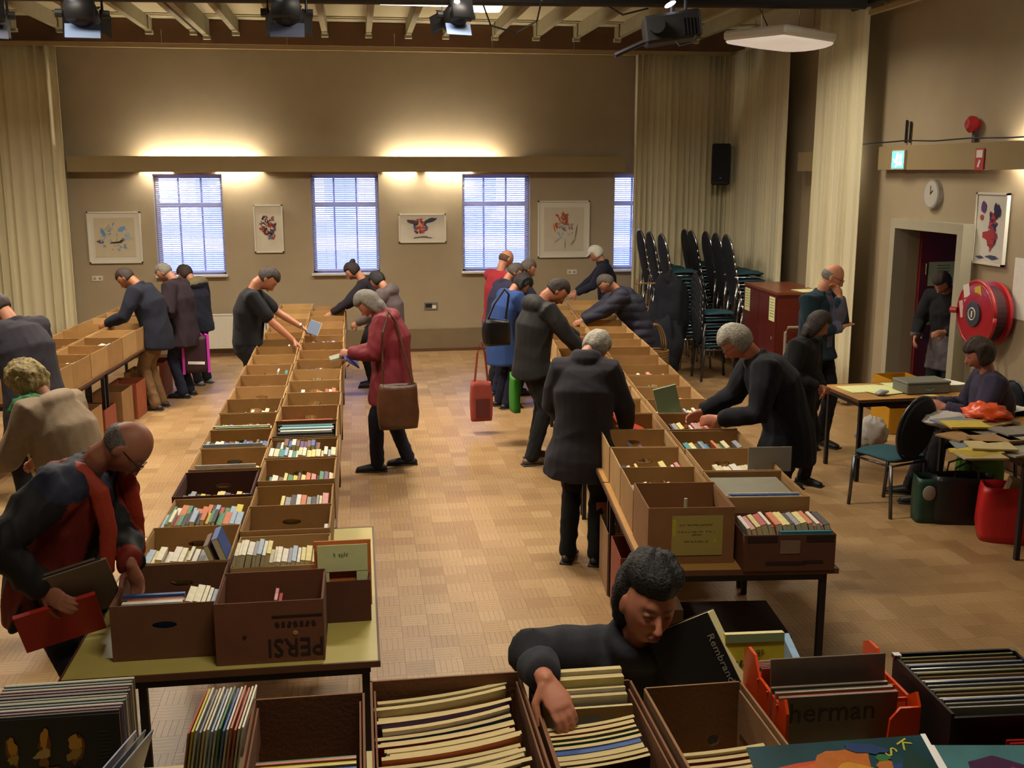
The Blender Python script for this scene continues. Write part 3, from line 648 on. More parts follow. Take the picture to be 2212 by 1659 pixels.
# box 1 left: flat blue/orange books left, cream books right
rowy(wl(0), at(OL, 4.20), 0, -.06, .25, .02, .17, TZ+.215, C('blue', 'pale blue', 'white', 'orange', 'brown'), th=(.014, .03))
row(wl(0), at(OL, 4.20), 0, .08, .19, .1, TZ+.225, 'light', .17, .2)
row(wl(1), at(OL, 4.68), 0, -.19, .11, .12, TZ+.225, 'light', .18, .15)
b = book('blue paperback standing tall and tilted in second box, left file', at(OL, 4.68)+V((.14, .1, .33)), .03, .17, .22, 0, -.35, BC['blue'], None); b2 = book('brown hardback leaning on tall blue paperback, left file', at(OL, 4.68)+V((.10, .1, .30)), .024, .17, .2, 0, -.35, BC['brown'], None)
row(wl(2), at(OL, 5.20), 0, -.19, .19, .12, TZ+.235, 'bright', .19, .16, h=.15)
row('back row, '+wl(2), at(OL, 5.20), 0, -.19, .18, .34, TZ+.19, 'bright', .18, .16)
row(wl(3), at(OL, 5.72), 0, -.19, .19, .12, TZ+.175, 'mix', .18, .16)
row(wl(4), at(OL, 6.22), 0, -.19, .17, .12, TZ+.19, 'warm', .18, .2)
rowy('rim, '+wl(4), at(OL, 6.22), 0, 0, .38, .01, .03, TZ+.245, C('pink', 'white'), th=(.008, .01), kind='thin book')
row(wl(5), at(OL, 6.72), 0, -.19, .19, .14, TZ+.215, 'dark', .2, .2)
rowy('front edge, '+wl(5), at(OL, 6.72), 0, 0, .38, .01, .05, TZ+.245, C('pale blue', 'pale yellow', 'white'), th=(.008, .014), kind='thin book')
rowy('front edge, '+wl(6), at(OL, 7.22), 0, 0, .38, .01, .07, TZ+.235, C('green', 'white', 'grey', 'cream'), th=(.01, .02), kind='thin book')
row(wl(6), at(OL, 7.22), 0, -.16, .18, .2, TZ+.19, 'mix', .18, .2)
row(wl(7), at(OL, 7.72), 0, -.1, .18, .2, TZ+.19, 'light', .18, .25, .3)
# right file
row(wr_(0), at(OR, 4.10), 0, .0, .04, .22, TZ+.2, 'warm', .12, .1, maxn=2)
row(wr_(1), at(OR, 4.60), 0, -.2, -.05, .12, TZ+.27, 'light', .19, .2, h=.18)
row('main row, '+wr_(1), at(OR, 4.60), 0, -.05, .2, .12, TZ+.23, 'light', .19, .18, h=.14)
row(wr_(2), at(OR, 5.04), 0, -.17, .0, .1, TZ+.18, 'mix', .16, .15, .5, maxn=4)
row('right end, '+wr_(2), at(OR, 5.04), 0, .18, .2, .1, TZ+.2, 'light', .16, 0, maxn=1)
row(wr_(3), at(OR, 5.46), 0, -.06, .2, .14, TZ+.21, 'warm', .19, .12)
rowy('front edge, '+wr_(3), at(OR, 5.46), 0, -.04, .32, .01, .05, TZ+.215, C('cream', 'pale yellow'), th=(.016, .02), kind='thin book')
row(wr_(4), at(OR, 5.92), 0, -.16, .2, .14, TZ+.2, 'mix', .19, .3)
row(wr_(5), at(OR, 6.40), 0, -.19, .2, .12, TZ+.235, 'light', .18, .15, h=.15)
row('back row, '+wr_(5), at(OR, 6.40), 0, -.16, .1, .33, TZ+.24, 'dark', .16, .1)
rowy('rim, '+wr_(6), at(OR, 6.88), 0, .0, .40, .01, .12, TZ+.23, C('pale blue', 'cream', 'black', 'white', 'pale yellow'), th=(.012, .03))
rowy('black crate, '+wr_(6), at(OR, 6.88), 0, .0, .38, .16, .46, TZ+.23, C('black', 'white', 'black', 'green', 'blue', 'pale blue', 'teal', 'black', 'black', 'red'), th=(.018, .04))
rowy(wr_(7), at(OR, 7.42), 0, .0, .38, .02, .10, TZ+.22, C('red', 'brown'), th=(.02, .03))
row('back, '+wr_(8), at(OR, 7.92), 0, -.18, .15, .2, TZ+.16, 'mix', .18, .2, .4, maxn=8)
row(wr_(9), at(OR, 8.42), 0, -.18, .19, .2, TZ+.19, 'warm', .18, .2, .3, maxn=9)
row(wr_(11), at(OR, 9.42), 0, -.19, .19, .2, TZ+.19, 'dark', .16, .2, .3, maxn=8)
row(wr_(14), at(OR, 10.92), 0, -.19, .19, .2, TZ+.2, 'dark', .16, .2, .2, maxn=8)
rowy(wr_(17), at(OR, 12.42), 0, .0, .38, .02, .12, TZ+.22, C('orange', 'brown'), th=(.02, .03))
row(wl(10), at(OL, 9.22), 0, .08, .19, .3, TZ+.2, 'light', .16, .3, .3, maxn=3)
row(wl(13), at(OL, 10.72), 0, .08, .19, .3, TZ+.2, 'dark', .16, .3, .3, maxn=3)
# box with yellow green card at right of the front table
cb = cbox('small dark brown box holding a pale green card, front right of centre table', (-.115, 4.46, TZ), .26, .30, .19, .02, '#5a3322', None, hole=False)
cd_ = bx('card_file', (-.105, 4.56, TZ+.19), (.25, .012, .3), mat('orange_card', '#c8733a', .8), rot=M.Rotation(-.08, 3, 'X')); tag(cd_, 'orange card folder standing behind the pale green card', 'folder')
cg = MB().box((-.105, 4.535, TZ+.27), (.22, .004, .12), paperm, M.Rotation(-.08, 3, 'X')).box((-.19, 4.53, TZ+.18), (.05, .004, .14), paperm, M.Rotation(-.08, 3, 'X')).box((-.02, 4.53, TZ+.18), (.05, .004, .14), paperm, M.Rotation(-.08, 3, 'X')).build('sign_card')
tag(cg, 'pale green notched sign card in the small dark box', 'sign'); scribble(cg, -.105, 4.531, TZ+.285, .07, .022, mat('pencil', '#8c9270', .9))
# ===== right table row (turned a little) =====
RA = -R(5.6); ro_ = V((1.36, 4.86, 0))
def RB(x, y, z=TZ): return ro_+rotz(RA)@V((x, y, 0))+V((0, 0, z))
yy = 0
for i in range(6):
    p = RB(0, yy, 0); table('%s folding table of the right row, counted from the front' % ORD[i], p.x, p.y, .98, 1.55, RA, orangetop); yy += 1.555
g3 = 'cardboard boxes, left file of the right tables'; g4 = 'cardboard boxes, right file of the right tables'
s3 = [(.10, .44, .30, .44, 'tall front box')]; s4 = [(-.02, .36, .19, .46, 'printed front box')]
y = .58; i = 2
while y < 9.1: s3.append((y, .465, .235, .44, '%s box, left file' % ORD[i-1])); y += .48; i += 1
y = .40; i = 2
while y < 9.1: s4.append((y, .475 if i > 3 else .5, .245, .46, '%s box, right file' % ORD[i-1])); y += .49 if i > 3 else .52; i += 1
for i, (y, l, h, w_, w) in enumerate(s3):
    p = RB(.255, y); o = cbox('%s from the front on the right tables' % w if i > 0 else 'tall front box with a yellow sign, on the right tables', p, w_, l, h+rnd.uniform(-.006, .006), RA+rnd.uniform(-.012, .012), '#8a6038' if i == 0 else None, g3, hole=i > 0)
    if i == 0:
        s_ = bx('sign', (.03, -.004, .15), (.26, .002, .21), mat('yellow_sign', '#a3934a', .8), o)
        for q, (a, b) in enumerate(((.18, 0), (.19, 0), (.05, 0), (.13, 0))): scribble(s_, .03, -.0056, (.205, .17, .153, .118)[q], a, .010, mat('sign_ink', '#4a4328', .9))
        for xx, zz, ww, hh in ((-.088, .19, .016, .09), (.12, .12, .016, .02)): bx('highlighter_mark', (xx, -.0056, zz), (ww, .0006, hh), mat('highlight', '#b5ae2c', .8), s_)
for i, (y, l, h, w_, w) in enumerate(s4):
    p = RB(.725, y); o = cbox('%s from the front on the right tables' % w if i > 0 else 'low front box printed with dark bands, on the right tables', p, w_, l, h+rnd.uniform(-.006, .006), RA+rnd.uniform(-.012, .012), '#5a3322' if i == 0 else None, g4, hole=i > 0)
    if i == 0:
        for (xx, zz, ww, hh) in ((-.14, .165, .15, .03), (.15, .165, .14, .03), (-.02, .04, .2, .018), (.12, .045, .1, .014)): bx('printed_band', (xx, -.0035, zz), (ww, .001, hh), MATS['box_ink'], o)
        bx('address_label', (.0, -.004, .125), (.1, .001, .07), mat('label_brown', '#7a6452', .8), o)
def rrow(where, f, y, *a, **k): O = RB(.255 if f == 0 else .725, y); row(where+', right tables', O, RA, *a, **k)
n3 = lambda i: s3[i][4]; n4 = lambda i: s4[i][4]
rrow(n4(0), 1, s4[0][0], -.2, .2, 0.17, TZ+0.210, 'warm', .19, -.25, h=.15)
rowy('front rim of printed front box on right tables', RB(.725, s4[0][0]), RA, .08, .28, .02, .05, TZ+.195, C('teal', 'blue'), th=(.01, .014), kind='thin book')
MB().tube((0, 0, 0), (0, 0, .09), .01, mat('clear_roll', '#b7b79f', .3)).build('tape', None).location = RB(.30, .46, TZ+.14)
tp = bpy.data.objects['tape']; tag(tp, 'small pale tube standing inside the tall front box', 'tube')
rrow(n3(1), 0, s3[1][0], -.19, .18, 0.17, TZ+0.195, 'light', .19, -.35, .1, maxn=12)
rrow(n3(2), 0, s3[2][0], -.19, .18, 0.17, TZ+0.185, 'warm', .19, -.3, .35, maxn=9)
rrow(n3(3), 0, s3[3][0], -.19, .15, 0.17, TZ+0.175, 'dark', .19, -.3, .5, maxn=6)
rrow(n3(5), 0, s3[5][0], -.1, .15, 0.20, TZ+0.185, 'warm', .19, -.3, .5, maxn=6)
rrow(n3(7), 0, s3[7][0], -.1, .15, 0.20, TZ+0.185, 'mix', .19, -.3, .5, maxn=5)
rowy('open crate, second box of right file on right tables', RB(.725, s4[1][0]), RA, 0, .40, .01, .05, TZ+.25, C('white', 'blue'), th=(.01, .016), kind='thin book')
o = bx('glass_frame', RB(.70, s4[1][0]+.26, TZ+.225), (.40, .36, .012), mat('frame_backing', '#6d6a52', .4, 8, .1), rot=rotz(RA)); tag(o, 'silver edged picture frame lying in second box of right tables', 'picture frame')
o.location = (0, 0, 0)
rrow(n4(2), 1, s4[2][0], -.12, .16, 0.17, TZ+0.210, 'light', .19, -.3, .1, maxn=10)
o = bx('white_folder', (0, 0, 0), (.26, .006, .15), mat('pale_card', '#8d8a80', .7), rot=rotz(RA), loc=RB(.93, s4[2][0]+.16, TZ+.27)); tag(o, 'pale grey folder standing up at right edge of right tables', 'folder')
rrow(n4(3), 1, s4[3][0], -.19, .19, 0.17, TZ+0.215, 'mix', .19, -.3, .1, maxn=12)
rrow(n4(4), 1, s4[4][0], -.19, .19, 0.17, TZ+0.225, 'warm', .19, -.35, .2, maxn=9)
rrow(n4(5), 1, s4[5][0], -.19, .17, 0.17, TZ+0.210, 'light', .19, -.35, .25, maxn=9)
rrow(n4(6), 1, s4[6][0], -.1, .17, 0.17, TZ+0.205, 'warm', .19, -.3, .4, maxn=6)
rrow(n4(8), 1, s4[8][0], -.1, .17, 0.17, TZ+0.205, 'warm', .19, -.3, .4, maxn=5)
o = bx('book', (0, 0, 0), (.17, .02, .22), mat('mint_cover', '#7f9a7c', .6), rot=rotz(RA)@M.Rotation(-.25, 3, 'Y'), loc=RB(.60, s4[5][0]+.16, TZ+.30)); tag(o, 'pale green hardback lifted by the grey haired man in black jacket', 'book')
bx('page_block', (.004, .011, 0), (.16, .012, .21), pages, o, rotz(RA)@M.Rotation(-.25, 3, 'Y'))
# ===== left table row =====
LA = -R(4.2); lo = V((-3.42, 9.45, 0))
def LB(x, y, z=TZ): return lo+rotz(LA)@V((x, y, 0))+V((0, 0, z))
yy = 0
for i in range(3):
    p = LB(0, yy, 0); table('%s folding table along the left curtain, counted from the front' % ORD[i], p.x, p.y, .80, 1.6, LA, orangetop); yy += 1.605
for f in (0, 1):
    for i in range(9):
        p = LB(.2+.40*f, .04+.525*i); cbox('%s box from the front, %s file of the left tables' % (ORD[i], ['curtain side', 'aisle side'][f]), p, .385, .51, .24+rnd.uniform(-.006, .006), LA+rnd.uniform(-.01, .01), None, 'cardboard boxes on the left tables')
for i, c in ((1, 'white'), (3, 'green'), (5, 'cream')):
    row('%s aisle side box of left tables' % ORD[i], LB(.6, .04+.525*i), LA, .05, .17, .2, TZ+.2, 'light', .18, .2, .2, maxn=4)
# crates and boxes under the left tables
for q, (fx, fy, w, l, h, c, nm) in enumerate(((.62, 1.0, .3, .38, .44, '#9a7648', 'plain brown box'), (.62, 1.45, .3, .38, .36, '#8c4630', 'orange red fruit box'), (.62, 2.05, .3, .4, .42, '#8f6c42', 'dark brown box'), (.62, 2.6, .3, .38, .40, '#964e30', 'orange fruit crate'), (.62, 3.2, .3, .4, .42, '#a58458', 'pale brown box'), (.62, .5, .3, .4, .3, '#8a4028', 'reddish low fruit box'), (.62, 3.8, .3, .4, .42, '#96543a', 'orange banana box'))):
    cbox('%s on the floor under the left tables, %s from front' % (nm, ORD[q if q < 5 else 0 if q == 5 else 6]), LB(fx, fy, .0), w, l, h, LA, c, 'boxes stored under the left tables')
# boxes under right tables
for q, (fx, fy, w, l, h, c, nm) in enumerate(((.60, .25, .5, .5, .26, '#2c1814', 'dark brown closed box at front'), (.17, .95, .28, .4, .46, '#8a4630', 'orange red fruit box'), (.17, 1.5, .28, .4, .42, '#8c6a48', 'dusty brown box'), (.17, 2.1, .28, .4, .44, '#7c4530', 'faded orange box'), (.17, .42, .26, .4, .36, '#6d5844', 'worn grey brown box'))):
    o = cbox('%s on the floor under the right tables' % nm, RB(fx, fy, .0), w, l, h, RA, c, 'boxes stored under the right tables')
    if q == 0: bx('lid', (0, l/2, h+.003), (w, l, .008), cardm, o).color = (.02, .01, .008, 1)
rrow('dusty floor box', 0, 1.5, -.19, .02, .2, .44, 'warm', .19, 0, .1, maxn=5)
# ===== stage edge and everything standing on it =====
SZ = 1.08
st = struct('stage_floor', MB().box((.3, -.5, SZ-.03), (9, 6.6, .06), mat('stage_top', '#b7a878', .6, 4, .06)))
bx('fascia', (.3, 2.78, SZ/2-.03), (9, .04, SZ-.06), mat('stage_front', '#2a1d18', .8), st)
def magazine(name, label, p, w, h, t, col, rz=0, rx=0, ry=0, cat='magazine', group=None, curl=0, edge=None, m=None, roll=0):
    """upright sheet block: w along x, thickness t along y, top edge at z=0, going down h. cream page edges showing on top"""
    mb = MB(); n = 6; m = m or covers; em = edge or pages
    xs = [-w/2+w*i/n for i in range(n+1)]
    cv = lambda x: curl*((x/w+.5)**2.2)
    vs = []
    for x in xs:
        for y, z in ((-t/2, 0), (t/2, 0), (t/2, -h), (-t/2, -h)): vs.append((x, y+cv(x)*1.0, z+cv(x)*.5))
    fs = []; k0 = len(mb.v)
    top = []; side = []
    for i in range(n):
        a, b = i*4, (i+1)*4
        top.append((a, b, b+1, a+1)); side += [(a+1, b+1, b+2, a+2), (a+2, b+2, b+3, a+3), (a+3, b+3, b, a)]
    mb.add(vs, side+[(0, 1, 2, 3), (n*4+3, n*4+2, n*4+1, n*4)], m); mb.add(vs, top, em)
    # cover sheet proud of the pages
    o = mb.build(name, None, False, p, 0, col); o.rotation_euler = (M.Rotation(rz, 3, 'Z')@M.Rotation(rx, 3, 'X')@M.Rotation(ry, 3, 'Y')).to_euler()
    tag(o, label, cat, group); return o
greyedge = mat('sleeve_edge', '#777266', .5, src='obj')
# LP block at far left
LPC = [('grey', '#6f6a60'), ('olive', '#6d6a42'), ('brown', '#6b5442'), ('white', '#cfc8b0'), ('blue grey', '#5a6880'), ('black', '#17151a'), ('tan', '#8f7a58'), ('dark red', '#6e3038'), ('green grey', '#5e6a55'), ('cream', '#b7a980')]
b0 = V((-.775, 2.535, SZ+.315)); n = 26
for i in range(n):
    cn, ch = LPC[(i*7+i//3) % 10]; th = .0055
    if i == 4: cn, ch = 'white', '#cfc8b0'
    o = MB().box((0, 0, -.1575), (.318, .0066, .315), greyedge).build('record_sleeve', None, False, tuple(b0+V((.002*((i*5) % 4), .0035+i*.0068, .001*((i*3) % 5)))), 0, ch)
    o.rotation_euler = (0, 0, R(.5)); tag(o, '%s record sleeve, %s behind the black front cover at far left' % (cn, ORD[i]), 'record sleeve', 'record sleeves standing at far left of stage')
fc = link('record_sleeve', MB().box((0, 0, -.1575), (.32, .005, .315), mat('black_cover', '#0b090c', .6), bev=.001).mesh('record_sleeve'), None, tuple(b0+V((0, -.005, -.004))))
tag(fc, 'black record sleeve with three golden flame figures, front of far left row', 'record sleeve', None)
fl_ = [(-.04+.075*q, -.085+dz, .018, .04, a, c) for q, dz, a in ((0, 0, .1), (1, .01, -.1), (2, -.005, -.3)) for c in ('#7a4a1c',)]
fl_ += [(-.04, -.07, .012, .025, .2, '#c58a30'), (-.038, -.105, .014, .014, 0, '#a3873c'), (.036, -.055, .010, .028, -.2, '#cf9436'), (.03, -.095, .022, .012, .3, '#bca060'), (.032, -.118, .012, .012, 0, '#8a5a26'), (.108, -.07, .016, .022, 0, '#d09a3e'), (.105, -.10, .026, .012, .6, '#b08a48'), (.03, -.14, .04, .008, .2, '#7a4024'), (.10, -.15, .02, .008, .4, '#6a3620')]
paint('printed_figures', 1, 1, fl_, fc, (-.055, -.0035, 0), (0, 0, 0))
bx('blue_band', (-.06, -.0035, -.19), (.2, .001, .06), mat('bright_blue', '#1c5fc4', .5), fc)
lt = MB()
for q in range(9): lt.box((-.145, -.0032, -.05-.011*q), (.03*(.6+.4*((q*3) % 4)/3), .0006, .003), mat('dim_print', '#3a372c', .8)); lt.box((.12, -.0032, -.045-.010*q), (.035*(.6+.4*((q*5) % 4)/3), .0006, .0035), MATS['dim_print'])
lt.build('lettering', fc)
for q, (nm, c, dx) in enumerate((('pale lilac', '#a5a6c4', 0), ('slate blue', '#4b5570', .022), ('glassy grey', '#7f8896', .04))):
    o = MB().box((0, 0, -.155), (.004, .2, .31), glossy, bev=.001).build('record_sleeve', None, False, tuple(V((-.585+dx, 2.36, SZ+.30))), 0, c); o.rotation_euler = (0, .32, R(-14))
    tag(o, '%s record sleeve leaning beside far left row of records' % nm, 'record sleeve')
o = MB().box((0, 0, -.07), (.09, .006, .14), covers).build('booklet', None, False, (-.555, 2.44, SZ+.14), 0, '#c06a34'); o.rotation_euler = (0, -.1, .3); tag(o, 'small orange booklet behind the leaning lilac sleeve', 'booklet')
# comics standing beside box
for i in range(15):
    cn, ch = C('red', 'yellow', 'white', 'grey', 'cream', 'white', 'pale blue', 'white', 'green', 'blue', 'white', 'orange', 'red', 'cream', 'white')[i]
    o = MB().box((0, 0, -.14), (.0045, .22, .28), glossy).box((0, -.1105, -.23), (.0048, .002, .1), blackp).build('comic_album', None, False, (-.432+i*.0092, 2.56, SZ+.285+.003*(i % 3)), 0, ch); o.rotation_euler = (0, .16, -.06)
    tag(o, '%s comic album, %s from left in leaning row beside brown box' % (cn, ORD[i]), 'comic', 'comic albums leaning beside a brown box')
# boxes on the stage: (x0,x1,yfront,yback,h)
SB = [(-.305, -.015, 2.14, 2.67, .25, 'brown box with yellow and blue comics'), (.0, .405, 2.05, 2.67, .28, 'box crammed with cream sheet music'), (.42, .70, 2.05, 2.60, .27, 'box the woman is searching through'), (.715, .985, 2.02, 2.53, .28, 'box with two round air holes')]
for i, (x0, x1, y0, y1, h, nm) in enumerate(SB):
    w, l = x1-x0, y1-y0
    mt = cardm; mb = MB(); t = .006; cw = '#7c5236' if i != 3 else '#8f6a48'
    mb.box((0, l/2, .004), (w, l, .006), mt)
    if i == 3:
        bm_ = [panel_hole(w/2, h, (s*.005, .115, .0165, .0165), t) for s in (1, -1)]
        for s, (vs, fs) in zip((-1, 1), bm_): mb.add([V(v)+V((s*w/4, l-t/2, 0)) for v in vs], fs, mt)
    elif i == 1:
        vs, fs = panel_hole(w, h, (-.01, h-.065, .045, .014), t); mb.add([V(v)+V((0, l-t/2, 0)) for v in vs], fs, mt)
    else: mb.box((0, l-t/2, h/2), (w, t, h), mt)
    mb.box((0, t/2, h/2), (w, t, h), mt)
    for s in (-1, 1): mb.box((s*(w/2-t/2), l/2, h/2), (t, l, h), mt).box((s*(w/2-t*2), l/2, h*.75), (t*.8, l*.9, h*.4), mt)
    o = mb.build('cardboard_box', None, False, ((x0+x1)/2, y0, SZ), 0, cw); tag(o, nm+', on the stage', 'cardboard box', 'cardboard boxes on the stage edge')
    if i == 1: bx('handle_backing', (-.01, l+.004, h-.065), (.1, .003, .05), mat('pale_tan', '#a38560', .9), o)
rr = random.Random(11)
# box0: comics lying as upright sheets in front
for q, (cn, y) in enumerate((('green', 2.40), ('pink', 2.388), ('yellow', 2.376), ('pale yellow', 2.364), ('blue', 2.350), ('white', 2.336), ('yellow', 2.32), ('red', 2.306), ('cream', 2.292))):
    magazine('comic_album', '%s comic album, %s from back in brown box' % (cn, ORD[q]), (-.158, y+.01, SZ+.215+.004*(q % 2)), .24, .19, .009, BC[cn], cat='comic', group='comics inside the brown stage box', edge=glossy)
# box1: sheet music, curled cream edges, many coloured
cn1 = ['cream', 'green', 'white', 'cream', 'orange', 'pale yellow', 'cream', 'purple', 'cream', 'white', 'blue', 'cream', 'red', 'teal', 'cream', 'black', 'cream', 'orange', 'cream', 'brown', 'white', 'cream', 'purple', 'cream', 'cream', 'black', 'white', 'cream']
for q, cn in enumerate(cn1):
    y = 2.635-q*.0172
    magazine('sheet_music', '%s backed sheet music, %s from back in crammed box' % (cn, ORD[q]), (.195+rr.uniform(-.012, .012), y, SZ+.235+rr.uniform(-.012, .012)), .345+rr.uniform(-.03, .01), .2, .013, BC[cn], rz=R(2.5)+rr.uniform(-.02, .02), rx=.12, group='sheet music in the crammed box', curl=.022+rr.uniform(0, .008), edge=mat('cream_sheet', '#cdb986', .85, 60, .08, stretch=(1, 8, 1)))
# box2
for q, (cn, y, z, t) in enumerate((('cream', 2.585, .315, .02), ('pale yellow', 2.56, .305, .022), ('white', 2.535, .285, .01), ('cream', 2.517, .275, .016))):
    magazine('sheet_music', '%s stack of old sheets, %s from back behind the hand' % (cn, ORD[q]), (.555, y, SZ+z), .225, .24, t, BC[cn], rx=-.05, group='old yellow sheets behind the searching hand', edge=MATS['cream_sheet'])
oc = magazine('sheet_music', 'ochre covered songbook with green print facing the hand', (.575, 2.487, SZ+.258), .20, .22, .012, '#8f6a34', rx=-.12)
paint('cover_print', 1, 1, [(-.02, -.045, .05, .028, 0, '#6f6a5c'), (.045, -.045, .022, .016, 0, '#4f7a30'), (.0, -.05, .02, .012, .3, '#7c8468')], oc, (0, -.0068, 0), (0, 0, 0))
for q, (cn, t) in enumerate((('cream', .012), ('orange', .014), ('cream', .01), ('green', .008), ('white', .012), ('blue', .016), ('grey', .02), ('cream', .014), ('black', .01))):
    magazine('sheet_music', '%s edged sheets, %s from back in front of the hand' % (cn, ORD[q]), (.555+rr.uniform(-.006, .006), 2.425-q*.0165, SZ+.24-.004*q), .23, .2, t, BC[cn], rz=.03, rx=.08, curl=.016, group='sheets in front of the searching hand', edge=MATS['cream_sheet'] if q != 5 else covers)
# box3 front content
for q, (cn, y, z) in enumerate((('cream', 2.30, .215), ('red', 2.285, .205), ('cream', 2.265, .20), ('red', 2.25, .195), ('white', 2.23, .19), ('blue', 2.205, .185))):
    magazine('sheet_music', '%s music book, %s from back in box with round holes' % (cn, ORD[q]), (.85, y, SZ+z), .235, .17, .012, BC[cn], rx=.1, curl=.01, group='music books in the box with round holes', edge=MATS['cream_sheet'])
# big Rembrandt book leaning behind box 3
p = G(1555, 1400, 1.42)
rm_ = (M.Rotation(R(-38), 3, 'Z')@M.Rotation(R(-6), 3, 'X')@M.Rotation(R(-32), 3, 'Y'))
rb = thing('art_book', 'large black Rembrandt art book tilted on its corner behind boxes', 'book', tuple(B(1534, 1318, 2.72)-rm_@V((.10, 0, .17))), 0)
rb.rotation_euler = rm_.to_euler(); bk = mat('black_cover', '#0d0b0e')
bx('cover', (-.005, -.024, 0), (.21, .003, .34), bk, rb); bx('cover', (-.005, .024, 0), (.21, .003, .34), bk, rb); bx('spine', (-.109, 0, 0), (.004, .05, .34), bk, rb)
bx('page_block', (-.002, 0, 0), (.206, .044, .334), pages, rb)
text('lettering', 'Rembrandt', .029, mat('grey_letters', '#8f8a80', .6), rb, (.078, -.0265, .035), (PI/2, PI/2, 0), 1.2)
o = magazine('music_book', 'yellow covered music book standing behind the orange crate', (1.075, 2.68, SZ+.345), .17, .3, .02, '#c2b42c', rx=-.12, rz=-.05, cat='book')
bx('top_border', (0, -.0115, -.012), (.17, .002, .024), mat('green_border', '#7c8c62', .7), o); text('lettering', 'door', .026, mat('sign_ink', '#3a3420'), o, (0, -.0118, -.05), (PI/2, 0, 0)); scribble(o, 0, -.0122, -.085, .11, .026, MATS['sign_ink'])
o = MB().box((0, 0, -.1), (.02, .2, .2), covers).build('booklet', None, False, (1.20, 2.70, SZ+.28), 0, '#7f9fc0'); o.rotation_euler = (0, -.1, -.2); tag(o, 'pale blue booklet standing right of the yellow music book', 'booklet')
# orange crate with records
orm = mat('orange_plastic', '#d8430e', .35, 5, .05, coat=.2)
cr = thing('record_crate', 'bright orange plastic record crate on the stage', 'crate', (1.195, 2.30, SZ), R(-1.5))
def crate_side(s):
    mb = MB(); x = s*.172; pts = [(0, .30), (.035, .335), (.10, .335), (.14, .30), (.22, .30), (.30, .36)]
    prof = [(0, 0), (.32, 0), (.32, .33), (.29, .345), (.24, .345), (.20, .30), (.10, .30), (.06, .30), (.02, .33), (0, .30)]
    n = len(prof); vs = [(x-.004, y, z) for y, z in prof]+[(x+.004, y, z) for y, z in prof]
    fs = [tuple(range(n))[::-1] if s > 0 else tuple(range(n))[::-1], tuple(range(n, 2*n))]+[(k, (k+1) % n, n+(k+1) % n, n+k) for k in range(n)]
    return mb.add(vs, fs, orm)
for s in (-1, 1): crate_side(s).build('side_wall', cr)
bx('floor_panel', (0, .16, .004), (.344, .32, .008), orm, cr); bx('back_wall', (0, .316, .12), (.344, .008, .24), orm, cr)
for s in (1,):
    fr_ = MB(); pr_ = [(s*.172, 0), (s*.172, .30), (s*.12, .30), (s*.095, .27), (s*.09, .2), (s*.09, 0)]; n = len(pr_)
    fr_.add([(x, -.004, z) for x, z in pr_]+[(x, .004, z) for x, z in pr_], [tuple(range(n)), tuple(range(n, 2*n))[::-1]]+[(k, (k+1) % n, n+(k+1) % n, n+k) for k in range(n)], orm)
    fr_.build('front_corner', cr)
for s in (-1, 1):
    for q in range(3): bx('rib', (s*.155, .06+.07*q, .29-.0*q), (.05, .006, .01), orm, cr)
OC = [('grey', '#6a6258'), ('red', '#8f3a34'), ('orange', '#a5552f'), ('white', '#a39c8c'), ('brown', '#5e4438'), ('olive', '#5f5a40'), ('grey', '#77706a'), ('tan', '#8a745c')]
for q in range(8):
    cn, ch = OC[q]
    o = MB().box((0, 0, -.1575), (.315, .005, .315), glossy, bev=.001).build('record_sleeve', None, False, (1.178+.003*(q % 3), 2.352+q*.009, SZ+.318-.003*(q % 3)), 0, ch); o.rotation_euler = (.04, 0, R(-1.5)); tag(o, '%s record sleeve, %s from front in orange crate' % (cn, ORD[q]), 'record sleeve', 'record sleeves in the orange crate')
    if q == 0:
        text('lettering', 'herman', .08, mat('dim_letters', '#2f2a28', .6), o, (-.015, -.0032, -.048), (PI/2, 0, 0), .95)
o = MB().box((0, 0, -.1575), (.315, .006, .315), glossy, bev=.001).build('record_sleeve', None, False, (1.200, 2.47, SZ+.365), 0, '#6e5f54'); o.rotation_euler = (-.06, 0, R(-1.5)); tag(o, 'tall grey brown record sleeve rising from middle of orange crate', 'record sleeve')
for q in range(6):
    cn, ch = [('red', '#a8412c'), ('blue', '#4a5a78'), ('orange', '#b5502a'), ('grey', '#777068'), ('red', '#a03a2c'), ('white', '#98907f')][q]
    o = MB().box((0, 0, -.1575), (.31, .005, .315), glossy, bev=.001).build('record_sleeve', None, False, (1.185, 2.50+q*.013, SZ+.325-.002*q), 0, ch); o.rotation_euler = (-.05, 0, R(-1.5)); tag(o, '%s record sleeve, %s behind the tall grey sleeve in orange crate' % (cn, ORD[q]), 'record sleeve', 'rear record sleeves in the orange crate')
